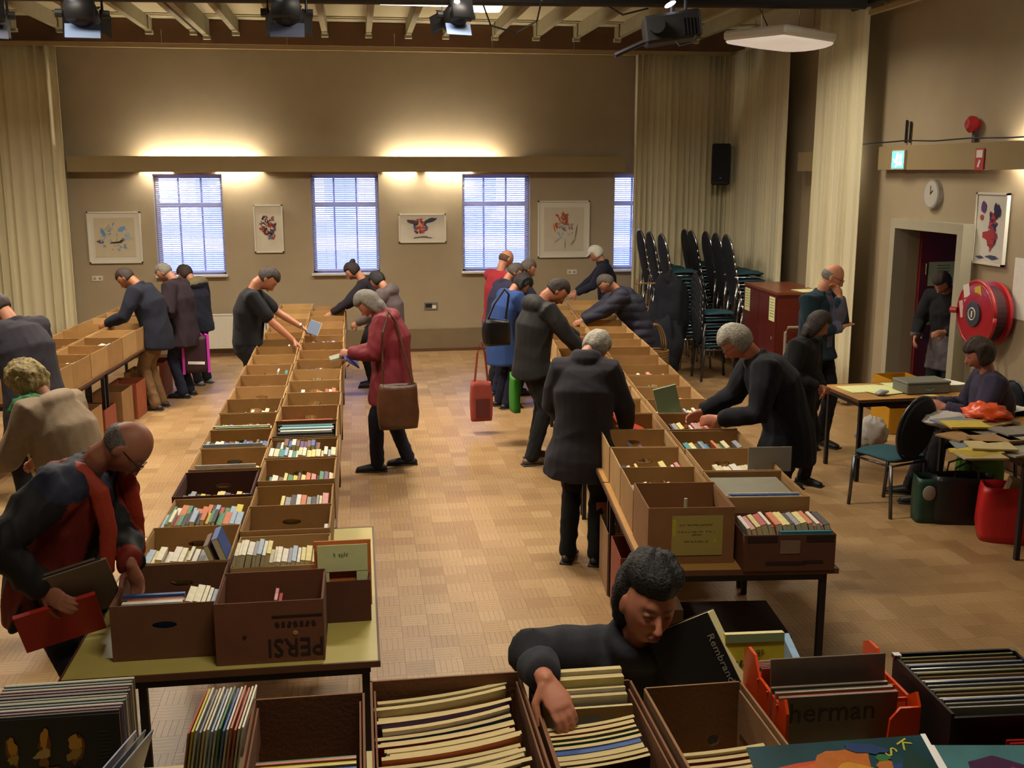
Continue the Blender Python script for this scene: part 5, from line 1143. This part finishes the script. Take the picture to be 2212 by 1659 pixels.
        hand(b, wrs[k], hd, pn, s*1.0, 1 if k == 0 else -1, curl, .1, max(.0085, vox*.82/s))
    def hl(p, r, rot=None): b.ell(hc+HR@V(p)*s, tuple(q*s for q in r), None, HR@rot if rot else HR, 20, 14)
    # skull, jaw, face features
    hm = MB().ell((0, 0, 0), (1, 1, 1), None, None, 36, 26); hv = []
    for v in hm.v:
        X, Y, Z = v; rx, ry, rz_ = .076, .097, .117
        if Z < 0:
            rx *= 1-.30*(-Z)**1.6; 
            if Y < 0: ry *= 1-.38*(-Z)
            else: ry *= 1-.10*(-Z)**2
        px, py, pz = X*rx, Y*ry, Z*rz_
        g = lambda cx, cz, sx, sz: math.exp(-((abs(px)-cx)/sx)**2-((pz-cz)/sz)**2)
        if Y > 0:
            py -= .012*g(.031, .010, .016, .012)      # eye sockets
            py += .005*g(.030, .034, .024, .008)      # brow
            py += .006*g(.038, -.025, .016, .016)     # cheek
            py += .008*g(0, -.098, .018, .016)        # chin
            py += .005*g(0, -.062, .022, .008)-.004*g(0, -.078, .02, .006)
        hv.append(hc+HR@V((px, py, pz))*s)
    b.add(hv, hm.f)
    b.loft([hc+HR@V((0, .088, .018))*s, hc+HR@V((0, .104, -.008))*s, hc+HR@V((0, .116, -.030))*s, hc+HR@V((0, .098, -.040))*s], [(.007*s, .008*s), (.009*s, .009*s), (.015*s, .010*s), (.012*s, .006*s)], None, tuple(HR@V((0, 1, 0))), 10)
    for sg in (-1, 1):
        hl((sg*.077, -.006, -.006), (.008, .020, .032), M.Rotation(.25*sg, 3, 'Z')); hl((sg*.031, .080, .010), (.013, .010, .010))
    hl((0, .092, -.056), (.024, .010, .006)); hl((0, .091, -.067), (.020, .010, .007))
    me = remesh(b, vox, 2 if vox < .008 else 1)
    c = getco(me); inv = np.array(HR.inverted()); loc = ((c-np.array(hc))@inv.T)/s
    col = np.tile(sk, (len(c), 1)); ax = np.abs(loc[:, 0])
    def reg(m, cc, k=1.0):
        nonlocal col; m = np.clip(m, 0, 1)[:, None]*k; col = col*(1-m)+np.array(cc)*m
    fz = (loc[:, 1] > .03)
    reg(np.exp(-((ax-.04)/.02)**2-((loc[:, 2]+.03)/.02)**2)*fz, sk*np.array([1.15, .75, .7]), .5)
    reg((np.exp(-(loc[:, 0]/.026)**4-((loc[:, 2]+.062)/.011)**4))*fz, np.array(hexc('#86463f')), .8)
    reg(np.exp(-((ax-.031)/.016)**4-((loc[:, 2]-.008)/.0065)**4)*fz, np.array(hexc('#2a1c1a')), .75)
    hcx = hexc(HAIRC[hair]) if hair in HAIRC else hexc(hair)
    reg(np.exp(-((ax-.032)/.020)**4-((loc[:, 2]-.030)/.006)**4)*fz, np.array(hcx)*.7, .7)
    if beard: reg((loc[:, 2] < -.035)*fz*(np.linalg.norm(loc, axis=1) < .15)*1.0, np.array(hexc(beard)), .5)
    colattr(me, col); me.materials.append(skinm); me.name = 'person'
    root = link(name, me, None, (x, y, z0), -face); tag(root, label, 'person', group)
    # glasses option via hstyle suffix
    gl = 'glasses' in hstyle
    if gl:
        g_ = MB()
        for sg in (-1, 1):
            g_.loft([hc+HR@V((sg*.032+.022*math.cos(2*PI*q/14), .104, .008+.017*math.sin(2*PI*q/14)))*s for q in range(15)], [.0016*s]*15, blacksteel, tuple(HR@V((0, 1, 0))), 5, False)
            g_.tube(hc+HR@V((sg*.055, .102, .012))*s, hc+HR@V((sg*.080, .0, .008))*s, .0018*s, blacksteel, 5)
        g_.tube(hc+HR@V((-.01, .106, .01))*s, hc+HR@V((.01, .106, .01))*s, .0016*s, blacksteel, 5); g_.build('glasses', root)
    # ---- hair
    hs = hstyle.split()[0]
    if hs != 'bald':
        hm = MB().ell((0, 0, 0), (1, 1, 1), None, None, 48, 34); vs = np.array(hm.v)
        P = vs*np.array([.076, .097, .117]); lo = vs[:, 2] < 0; P[lo, 0] *= 1-.2*(-vs[lo, 2])**1.5; bk = lo & (vs[:, 1] < 0); P[bk, 1] *= 1-.3*(-vs[bk, 2])
        zl = {'short': .050, 'full': .045, 'cap': .035, 'fringe': .05, 'bob': .05, 'curly': .045, 'bun': .05, 'messy': .040, 'wave': .058}.get(hs, .05)
        # hair region: top/back
        front = 1/(1+np.exp(-(P[:, 2]-zl-.0*P[:, 1])/.006)); back = 1/(1+np.exp((P[:, 1]-(-.006 if hs == 'wave' else .012 if hs in ('short', 'fringe') else .03))/.006))
        zb = {'short': -.055, 'fringe': -.05, 'bob': -.13, 'messy': -.09, 'wave': -.10, 'curly': -.09, 'full': -.075}.get(hs, -.06)
        back = back/(1+np.exp(-(P[:, 2]-zb)/.006))
        reg_ = np.clip(np.maximum(front, back), 0, 1)
        if hs == 'fringe': reg_ = back/(1+np.exp((P[:, 2]-.045+.25*np.maximum(P[:, 1]+.02, 0))/.007))
        th = {'short': .010, 'full': .018, 'bob': .024, 'curly': .038, 'bun': .012, 'messy': .026, 'wave': .034, 'fringe': .006, 'cap': .016}.get(hs, .012)
        amp = {'curly': .016, 'messy': .012, 'wave': .012, 'full': .004, 'short': .003}.get(hs, .003)
        nz_ = snoise(P, 90 if hs in ('curly', 'messy') else 60, 3)
        nn_ = vs/np.linalg.norm(vs, axis=1)[:, None]
        D = (th+amp*nz_)*reg_-.022*(1-reg_); P = P+nn_*D[:, None]
        if hs == 'wave': P[:, 2] += .022*np.clip(P[:, 2]/.1, 0, 1)*reg_; P[:, 1] -= .01*reg_
        if hs == 'bob': w = np.clip((-P[:, 2]-.03)/.1, 0, 1)*reg_; P[:, 0] *= 1+.25*w; P[:, 2] -= .03*w
        H_ = MB(); H_.add([hc+HR@V(p)*s for p in P], hm.f)
        if hs == 'bun': H_.ell(hc+HR@V((0, -.085, .085))*s, (.04*s, .04*s, .036*s), None, HR)
        if hs == 'bob' or hs == 'long': H_.loft([hc+HR@V((0, -.05, .0))*s, hc+HR@V((0, -.055, -.09))*s, hc+HR@V((0, -.045, -.15))*s], [(.075*s, .045*s), (.08*s, .05*s), (.06*s, .035*s)], None, tuple(HR@V((0, 1, 0))))
        if hs == 'curly':
            r2 = random.Random(4)
            for q in range(60):
                a, t_ = r2.uniform(0, 2*PI), r2.uniform(-.4, 1); rr = math.sqrt(max(0, 1-t_*t_)); p = V((rr*math.cos(a)*.1, rr*math.sin(a)*.115-.01, t_*.13))
                if p.y > .045 and p.z < .05: continue
                H_.ell(hc+HR@p*s, (.022*s,)*3, None, None, 8, 6)
        hme = remesh(H_, max(.0055, vox*.75), 1); hc_ = getco(hme); cc = np.tile(np.array(hcx), (len(hc_), 1))
        if hs in ('curly',): cc = cc*(1+.35*snoise(hc_, 60, 8)[:, None])
        if hs == 'cap': cc = np.tile(np.array(hexc('#c9c6bd')), (len(hc_), 1))
        colattr(hme, np.clip(cc, 0, 1)); hme.materials.append(hairm if hs != 'cap' else clothm); link('cap' if hs == 'cap' else 'hair', hme, root)
        if hs == 'cap':
            MB().loft([hc+HR@V((0, .07, .045))*s, hc+HR@V((0, .15, .035))*s], [(.06*s, .008*s), (.05*s, .006*s)], mat('cap_peak', '#c9c6bd', .9), tuple(HR@V((0, 0, 1)))).build('cap_peak', root, True)
    # ---- upper garment
    k_ = bulk*1.07; g = MB()
    base = Pv+V((0, -.0, hem-Pz))*s if hem < Pz and not sit else None
    rr1 = [(.165*k_, .125*k_), (.155*k_, .125*k_), (.17*k_, .135*k_), (.168*k_**.5, .105*k_), (.075, .07)]
    pts = [Pv, waist, chest, upper, neck]; rads = [(a*s, b_*s) for a, b_ in rr1]
    if base is not None:
        q = .5 if (Pz-hem) > .3 else 1; ds = base-Pv
        # hang the skirt between hip and the legs
        mid = Pv+ds*.5; pts = [base+V((0, .01*s, 0)), mid]+pts; rads = [(.185*k_*skirtw*s, .15*k_*skirtw*s), (.175*k_*skirtw*s, .14*k_*skirtw*s)]+rads
    if base is not None:
        b0_ = pts[0]; g.loft([b0_, lerp(b0_, pts[1], .08)], [rads[0], rads[0]], None, (0, 1, 0), 20, True, .12)
    g.loft(pts, rads, None, tuple(fwd) if base is None else (0, 1, 0), 20, True, .12)
    for k in (0, 1):
        if sleeves is True: g.loft([lerp(upper, sh[k], .35), sh[k], lerp(sh[k], el[k], .5), el[k], lerp(el[k], wrs[k], .5), lerp(el[k], wrs[k], cuff)], [.078*k_*s, .077*k_*s, .068*k_*s, .058*k_*s, .050*k_*s, .042*k_*s], None, (0, 1, .1), 12, True, .3)
        elif sleeves == 'short': g.loft([lerp(upper, sh[k], .35), sh[k], lerp(sh[k], el[k], .75)], [.07*k_*s, .068*k_*s, .060*k_*s], None, (0, 1, .1), 12)
    if collar: g.loft([neck+M.Rotation(0, 3, 'Z')@(V((.07*math.cos(a), 0, 0))+fwd*.07*math.sin(a))*s+up2*.01*s for a in [2*PI*q/16 for q in range(17)]], [(.022*s*collar, .035*s*collar)]*17, None, tuple(up2), 8, False)
    if hood: g.ell(neck-fwd*.075*s-up2*.045*s, (.135*s*hood, .07*s*hood, .065*s*hood), None, M.Rotation(-(lean+curve), 3, 'X'))
    gm = remesh(g, max(.011, vox*1.1), 4); wrinkle(gm, wr, 12, int(abs(x*10+y)), .6)
    cc = getco(gm)
    if quilt: n_ = getn(gm); setco(gm, cc+n_*(.010*np.abs(np.sin(cc[:, 2]*PI/.10))-.005)[:, None]*1.0)
    tc = np.tile(np.array(hexc(top)), (len(cc), 1))
    if topfn: tc = topfn(cc/s, tc, dict(P=Pv/s, neck=neck/s, fwd=fwd, up=up2, sh=[v/s for v in sh], el=[v/s for v in el]))
    colattr(gm, tc); gm.materials.append(topm or clothm); link('jacket' if sleeves is True else 't_shirt', gm, root)
    # ---- trousers
    t_ = MB(); lw = legw
    t_.loft([Pv+V((0, 0, -.07))*s, Pv+dirT*.09*s], [(.155*s*lw, .115*s*lw), (.15*s*lw, .112*s*lw)], None, (0, 1, 0), 16)
    for k in (0, 1):
        t_.loft([hips[k], lerp(hips[k], kn[k], .5), kn[k], lerp(kn[k], an[k], .5), an[k]+V((0, .0, -.01))*s], [.095*s*lw, .088*s*lw, .070*s*lw, .066*s*lw, .062*s*lw], None, (0, 1, .1), 12)
    tm = remesh(t_, max(.012, vox*1.1), 2); wrinkle(tm, .005, 16, 5, .7); tc = np.tile(np.array(hexc(legs)), (len(tm.vertices), 1)); colattr(tm, tc); tm.materials.append(denim); link('trousers', tm, root)
    for k in (0, 1):
        f = MB(); a = an[k]
        f.loft([a+V((0, -.055, -.055))*s, a+V((0, 0, -.045))*s, a+V((0, .08, -.052))*s, a+V((0, .17, -.062))*s], [(.036*s, .033*s), (.042*s, .042*s), (.046*s, .034*s), (.040*s, .024*s)], mat('shoe_'+shoe.strip('#'), shoe, .5), (0, 0, 1), 12)
        f.box(a+V((0, .055, -.080))*s, (.085*s, .29*s, .014*s), blackp)
        o_ = f.build('shoe', root, True)
    info = dict(root=root, wr=[root.matrix_basis@0 if 0 else (V((x, y, z0))+rotz(-face)@w) for w in wrs], hc=V((x, y, z0))+rotz(-face)@hc, neck=V((x, y, z0))+rotz(-face)@neck, sh=[V((x, y, z0))+rotz(-face)@w for w in sh], fd=[rotz(-face)@(wrs[k]-el[k]).normalized() for k in (0, 1)], face=face)
    return info
PPL = {}
def loc(px, py, z): v = G(px, py, z); return v.x, v.y
# 7 man in black t-shirt facing right
PPL['tee'] = person('man in a black t-shirt bending over the centre boxes, side view, bare arms', -1.48, 11.85, R(88), 1.88, .10, .15, .75, 0, vox=.009, hair='brown', hstyle='short', top='#0c0d15', hem=.87, skirtw=.86, sleeves='short', legs='#111118', la=(-.20, .50, 1.02), ra=(.26, .46, .92), skin='#b4775a', bulk=1.04, palm=((0, 0, -1), (0, 0, -1)), hpx=(578, 602))
o = MB().path([(0, 0, 0), (0, 0, .02)], .034, chrome, 10).build('wristwatch', None); 
w_ = PPL['tee']['wr'][0]; o.location = w_; o.rotation_euler = (0, R(70), 0); tag(o, 'gold watch on left wrist of the black t-shirt man', 'watch')
def print_on(info): pass
# 10 red coat woman
PPL['red'] = person('grey haired woman in a red hooded coat reading beside the centre tables', .42, 9.95, R(-88), 1.75, .05, .24, .6, 0, vox=.009, hair='grey', hstyle='bob', top='#6e1522', topm=shiny, hem=.62, collar=1.0, hood=1.15, legs='#12162b', shoe='#141420', la=(-.08, .36, 1.10), ra=(.14, .34, 1.04), skin='#b07a62', bulk=1.34, stride=.14, build='w', skirtw=1.0, hpx=(795, 655))
# 15 dark coat woman
PPL['dark'] = person('grey haired woman in long charcoal coat with fur collar, back to camera', 1.50, 7.42, R(22), 1.74, .10, .18, .75, R(30), vox=.009, hair='lightgrey', hstyle='full', top='#24222b', hem=.66, collar=2.0, legs='#050508', shoe='#07070a', la=(-.18, .30, .95), ra=(.26, .30, .92), skin='#a9745c', bulk=1.20, build='w', skirtw=1.18, hpx=(1288, 748))
# 14 black jacket man
PPL['blk'] = person('dark haired man in black jacket and track trousers bent over right boxes', 1.50, 9.75, R(78), 1.86, .10, .24, .62, R(10), vox=.009, hair='darkbrown', hstyle='short', top='#08080c', topm=shiny, hem=.80, hood=1.35, legs='#06060a', shoe='#4a3a2e', la=(-.20, .60, 1.00), ra=(.24, .44, .94), skin='#a9694c', bulk=1.15, stride=.05, hpx=(1203, 628))
# 13 blue coat figure w/ dark knitted head
PPL['blu'] = person('figure in bright blue coat and dark hat, partly behind the black jacket man', 1.33, 10.75, R(70), 1.68, .22, .25, .5, 0, hair='black', hstyle='messy', top='#24407a', hem=.55, legs='#12142c', hood=.6, la=(-.18, .5, 1.0), ra=(.2, .45, .95), bulk=1.1, hpx=(1128, 612))
PPL['pur'] = person('man in a purple blue jacket with thinning hair, beyond the black jacket man', 1.42, 11.75, R(75), 1.72, .15, .2, .35, R(10), hair='greybrown', hstyle='short', top='#1f1d38', hem=.75, legs='#171a33', collar=.8, la=(-.18, .5, 1.0), ra=(.2, .4, .95), bulk=1.1, hpx=(1112, 588))
PPL['dkb'] = person('balding man in dark jacket in the far middle of the right cluster', 1.75, 12.4, R(80), 1.73, .12, .15, .3, 0, hair='greybrown', hstyle='short', top='#1d1f33', hem=.75, legs='#15151c', la=(-.18, .5, 1.0), ra=(.2, .4, .95), hpx=(1140, 580))
PPL['rsw'] = person('bald man in a red sweater, farthest left of the right cluster', 1.55, 13.0, R(60), 1.80, .08, .12, .3, 0, hair='#54392a', hstyle='fringe', top='#8f1f2a', hem=.80, legs='#14141c', la=(-.16, .4, 1.0), ra=(.2, .4, .95), bulk=1.05, hpx=(1093, 560))
# 16,17
PPL['cap'] = person('person in a white cap and dark coat facing left over right boxes', 3.20, 13.45, R(-75), 1.74, .10, .15, .3, 0, hair='grey', hstyle='cap', top='#191a2c', hem=.75, legs='#1c2050', la=(-.2, .42, 1.02), ra=(.2, .46, 1.0), collar=1.1, hpx=(1288, 548))
PPL['puf'] = person('grey haired man in dark padded jacket leaning left over right boxes', 3.42, 12.55, R(-82), 1.72, .42, .28, .2, 0, hair='greybrown', hstyle='short', top='#1b1c30', topm=shiny, hem=.75, legs='#101018', la=(-.2, .62, 1.02), ra=(.2, .60, .98), bulk=1.3, quilt=1, hpx=(1310, 612))
# 18
PPL['g18'] = person('silver haired man in glasses and black jacket leaning over right boxes', 3.38, 7.72, R(-80), 1.86, .36, .28, .18, R(0), vox=.009, hair='lightgrey', hstyle='full glasses', top='#0b0d18', hem=.70, legs='#07070c', collar=.6, lw_=tuple(G(1552, 905, 1.06)), ra=(.22, .48, .95), skin='#b8735a', bulk=1.2, hpx=(1590, 738))
# 19
PPL['w19'] = person('brown haired woman in black coat standing with folded hands, head turned right', 3.93, 8.62, R(140), 1.60, .08, .15, .4, R(-45), vox=.009, hair='darkbrown', hstyle='bob', top='#07070b', hem=.52, legs='#050508', la=(-.02, .22, .98), ra=(.06, .22, 1.0), skin='#a66a50', bulk=1.12, build='w', stride=.05, shoe='#101018', hpx=(1768, 700))
# 20
def teal(c, t, I): 
    m = (np.abs(c[:, 0]) < .045) & (c[:, 1] > .05) & (c[:, 2] > .95); t[m] = hexc('#5a5a72'); return t
PPL['b20'] = person('bald man in teal cardigan resting his chin on one hand', 4.72, 9.75, R(150), 1.88, .04, .1, .35, R(-40), vox=.009, hair='grey', hstyle='fringe glasses', top='#0f2a38', hem=.82, legs='#06060c', la=(.02, .24, 1.42), ra=(-.04, .24, 1.14), lh=(.15, -.35, .6), rh=(-1, -.3, .3), skin='#c08568', bulk=1.12, topfn=teal, stride=.04, collar=.5, hpx=(1798, 598))
# 21 doorway
PPL['dor'] = person('person in dark scarf and pale checked skirt passing through the doorway', 6.35, 10.35, R(-120), 1.78, .16, .2, .4, 0, hair='brown', hstyle='full', top='#121017', hem=.60, legs='#0a0a0c', hood=.8, la=(-.16, .35, 1.05), ra=(.2, .3, .95), bulk=1.2, topfn=lambda c, t, I: np.where((c[:, 2] < 1.0)[:, None], np.array(hexc('#5e565c')), t), hpx=(2035, 610))
# 22 seated
PPL['sit'] = person('seated brown haired woman in a purple grey cardigan behind the tables', 5.20, 8.05, R(-72), 1.84, .12, .12, .15, R(0), vox=.009, hair='brown', hstyle='messy', top='#2f2a40', hem=.9, legs='#0e0c14', sit=.53, lfoot=(-.12, .50, .085), rfoot=(.14, .56, .085), la=(-.20, .42, .80), ra=(.15, .40, .76), skin='#a86a55', bulk=1.15, build='w', z0=0, hpx=(2115, 765))
# 4,5,6 left back
PPL['khk'] = person('man in navy coat and khaki trousers bent over the left tables', -2.30, 12.25, R(-80), 1.78, .24, .28, .4, 0, hair='brown', hstyle='short', top='#0e1224', hem=.72, legs='#6f5436', shoe='#2a1a16', la=(-.2, .45, 1.0), ra=(.2, .10, .92), skin='#a9704f', bulk=1.18, collar=.8, hpx=(272, 600))
PPL['plm'] = person('grey haired person in a plum brown coat holding a pink shopping bag', -2.12, 13.45, R(-75), 1.72, .08, .2, .55, 0, hair='grey', hstyle='short', top='#22141e', hem=.66, legs='#10132a', shoe='#0c0e1c', la=(-.2, .2, .95), ra=(.24, .12, .74), skin='#a9765e', bulk=1.22, collar=.8, hpx=(355, 588))
PPL['pck'] = person('person in navy jacket and beige hood holding a blue book', -1.78, 14.1, R(-60), 1.62, .1, .2, .5, 0, hair='brown', hstyle='full', top='#0f1226', hem=.78, legs='#0b0c18', shoe='#7a7f8c', la=(-.15, .4, 1.0), ra=(.2, .3, .98), bulk=1.1, hood=1.5, topfn=lambda c, t, I: np.where(((c-np.array(I['neck']))@np.array(I['up']) > -.06)[:, None], np.array(hexc('#6e6248')), t), hpx=(400, 590))
# 8, 9
PPL['bun'] = person('young woman with hair in a bun at the far end of centre tables', .32, 13.7, R(-85), 1.70, .22, .2, .35, 0, hair='darkbrown', hstyle='bun', top='#1a1420', hem=.8, legs='#15151c', la=(-.2, .5, 1.0), ra=(.2, .45, 1.0), skin='#b98268', build='w', hpx=(762, 585))
PPL['hod'] = person('dark haired person in a taupe hooded jacket behind the red coat', .50, 12.35, R(-70), 1.62, .12, .2, .5, R(20), hair='dark', hstyle='full', top='#54484a', topm=shiny, hem=.75, legs='#15151c', la=(-.2, .4, 1.0), ra=(.2, .4, 1.0), bulk=1.15, hood=1.4, hpx=(815, 605))
# 1 left edge
PPL['lef'] = person('man in dark grey wool coat cut off by left edge of picture', -3.02, 8.75, R(-55), 1.90, .22, .28, .3, R(-10), vox=.009, hair='brown', hstyle='short', top='#23202a', hem=.55, legs='#101018', la=(-.2, .5, 1.0), ra=(.22, .42, 1.0), bulk=1.28, collar=.7, hpx=(-5, 665))
# 2 blond
PPL['bld'] = person('woman with curly blond hair in a beige hooded coat, seen from behind', -2.32, 6.95, R(-62), 1.72, .28, .25, .3, 0, vox=.009, hair='#93804e', hstyle='curly', top='#86725a', topm=shiny, hem=.6, legs='#101018', la=(-.2, .45, .95), ra=(.22, .42, .95), bulk=1.3, build='w', hood=1.1, wr=.010, hpx=(60, 825))
sc_ = PPL['bld']; blob('scarf', 'green scarf at the neck of the curly blond woman', 'scarf', tuple(sc_['neck']+V((-.06, -.09, -.03))), (.12, .07, .09), mat('green_scarf', '#1f6b38', .8), 0, 3, .2)
# 3 bald man in orange and black jacket
def anorak(c, t, I):
    n = np.array(I['neck']); u = np.array(I['up']); f = np.array(I['fwd']); q = c-n; a = q@u; b = q@f; x = c[:, 0]
    blk = np.array(hexc('#0c0c10')); org = np.array(hexc('#7a1f0c')); 
    t[:] = org
    arm = np.abs(x) > .235
    t[arm] = blk; t[(a > -.17) & (np.abs(x) > .12) & (b < .03)] = np.array(hexc('#14161a'))
    t[(np.abs(x) < .075) & (b > .02)] = np.array(hexc('#060609'))
    t[(a > -.035)] = np.array(hexc('#1a2036')); 
    pk = (a < -.30) & (np.abs(x) > .11) & (b < .03); t[pk] = blk
    return t
PPL['bal'] = person('balding man in glasses and open orange and black anorak, searching front left box', -1.52, 4.55, R(112), 1.86, .30, .32, .42, R(-22), vox=.0065, hair='#5c5450', hstyle='fringe glasses', top='#7a1f0c', topm=shiny, hem=.74, legs='#0c1022', rw_=tuple(B(95, 1275, 4.35)), lw_=tuple(G(283, 1218, 1.08)), rh=(.2, .9, -.3), lh=(0, .3, -1), elbow=(None, (1, -.6, -.3)), skin='#a0664e', bulk=1.25, topfn=anorak, curl=.5, wr=.011, hpx=(270, 965))
I = PPL['bal']; 
cl = MB()
for s_ in (-1, 1):
    n0 = I['neck']; Rf = rotz(-I['face']); fl = lambda v: n0+Rf@V(v)
    cl.loft([fl((s_*.09, -.06, .04)), fl((s_*.12, .02, .02)), fl((s_*.10, .10, -.08)), fl((s_*.10, .13, -.24)), fl((s_*.12, .12, -.42))], [(.018, .03), (.022, .045), (.018, .045), (.015, .04), (.012, .035)], None, (s_*1, .2, 0), 8)
cm = remesh(cl, .008, 2); cm.materials.append(mat('orange_lining', '#9a2c0c', .7, 20, .1, .1, 60)); cl_o = link('collar_lining', cm, I['root']); cl_o.matrix_parent_inverse = I['root'].matrix_basis.inverted()
# 23 woman at the front
PPL['frt'] = person('dark haired woman in a charcoal jacket reaching into a stage box', .86, 3.22, R(186), 1.68, .34, .20, -.36, R(-10), R(-8), vox=.0048, hair='black', hstyle='wave', top='#2b2c34', hem=.80, legs='#101014', la=(-.3, .2, .9), rw_=tuple(B(1178, 1468, 2.50)), cuff=.86, rh=(-.32, .55, -.40), palm=(None, (0, -.55, -.8)), skin='#bd7a5e', bulk=1.16, build='w', collar=1.5, ew_=tuple(B(1075, 1412, 2.74)), elbow=(None, (1.0, -.1, .35)), curl=.45, wr=.005, hpx=(1400, 1305))
# ---- things people hold
def hb(label, info, k, w, h, t, c, off=(0, 0, 0), rot=(0, 0, 0), cat='book', page=True, mname=None):
    o = link('book', MB().box((0, 0, 0), (w, h, t), mat(mname or 'held_'+c.strip('#'), c, .5)).mesh('book'), None, tuple(info['wr'][k]+info['fd'][k]*.09+V(off))); o.rotation_euler = rot; tag(o, label, cat)
    if page: bx('page_block', (.004, .003, 0), (w-.002, h, t*.7), pages, o)
    return o
hb('open pale grey paperback held by the woman in red coat', PPL['red'], 1, .13, .2, .02, '#8a8876', (-.07, -.02, .02), (0, -.25, .1)); hb('blue booklet held low by the woman in red coat', PPL['red'], 0, .15, .2, .012, '#3a4a8a', (.08, -.03, -.06), (.3, .6, .3))
hb('orange red book tucked under arm of the man in khaki trousers', PPL['khk'], 1, .24, .07, .18, '#b8321a', (.02, -.08, 0), (0, .2, .2)); hb('blue book held by the person with beige hood', PPL['pck'], 0, .22, .16, .03, '#2a7cb8', (.12, -.1, -.02), (.4, -.2, 0))
hb('triangular blue and red booklet held open by t-shirt man', PPL['tee'], 0, .12, .16, .01, '#4a5a78', (.06, 0, .03), (.9, .4, 0)); hb('salmon red book held by the woman in charcoal coat', PPL['dark'], 1, .2, .2, .02, '#c4483a', (.02, .10, .08), (.5, .2, .4)); hb('small blue white book in left hand of the charcoal coat woman', PPL['dark'], 1, .1, .08, .02, '#7c8cae', (-.03, -.02, -.06), (.5, .2, .4))
for q, (c, nm) in enumerate((('#5a4a3c', 'brown'), ('#141216', 'black'), ('#7a6a58', 'tan'))): hb('%s record album, one of three clutched by the bald anorak man' % nm, PPL['bal'], 1, .012, .30, .30, c, (.03+.022*q, .02, .04), (.25, .5, R(-70)), 'record sleeve', False, None)
hb('red plastic folder held by the bald anorak man', PPL['bal'], 1, .02, .32, .22, '#a82412', (0, 0, -.08), (.2, .45, R(-70)), 'folder', False)
# bags carried
t = tote('orange red cloth bag hanging from hand beside blue coat figure', tuple(B(1040, 908, 10.85)), .22, .09, .42, mat('salmon_bag', '#8f3c30', .8, 20, .1), R(8), .1, False, 12); MB().path([(-.07, 0, .42), (-.04, 0, .72), (.0, 0, .84), (.04, 0, .72), (.07, 0, .42)], .012, MATS['salmon_bag']).build('handle', t); bx('dark_patch', (.0, -.058, .14), (.15, .004, .2), mat('dark_red_patch', '#5a2220', .8), t)
lm_ = mat('black_leather', '#0c0c10', .35); p_ = B(1072, 745, 10.6)
t = tote('black leather shoulder bag on back of blue coat group', tuple(p_), .26, .14, .26, lm_, R(15), .12, False, 9)
MB().path([(-.1, 0, .25), (-.02, .0, .42), (.10, .02, .56), (.16, .05, .50), (.12, .04, .25)], .012, lm_).build('strap', t)
t = tote('pink and dark shopping bag held by the plum coat person', (-2.00, 13.2, .30), .30, .14, .44, mat('dark_wine', '#2c0a1c', .6), R(20), .04, False, 14)
for s in (-1, 1): bx('pink_side', (s*.15, 0, .22), (.03, .15, .46), mat('hot_pink', '#b02a9c', .6), t)
MB().path([(-.1, 0, .44), (0, 0, .56), (.1, 0, .44)], .01, MATS['hot_pink']).build('handle', t); bx('white_script', (0, -.076, .12), (.2, .003, .035), paperw, t, M.Rotation(.1, 3, 'Y'))
# brown shoulder bag of woman in red
t = tote('brown leather shoulder bag hanging behind the woman in red coat', tuple(B(860, 924, 9.25)), .33, .14, .40, mat('brown_leather', '#4a2a16', .45, 10, .25, .2, 20), R(8), .12, False, 15)
MB().path([(-.13, 0, .38), (-.12, .02, .6), (-.10, .08, .85), (-.04, .14, 1.02), (.03, .14, .92), (.09, .06, .62), (.14, 0, .38)], .011, MATS['brown_leather']).build('strap', t)
tote('narrow bright green bag hanging between the blue coat and black jacket', tuple(B(1112, 888, 9.9)), .075, .2, .36, mat('lime', '#2a7e1c', .6), R(5), .1, False, 3)
tshirt = PPL['tee']; o = bx('shirt_print', (0, 0, 0), (.004, .16, .20), mat('grey_print', '#5a6470', .9, 30, .4)); o.parent = tshirt['root']; o.location = (0.0, .175, 1.22); o.rotation_euler = (-.2, 0, PI/2)
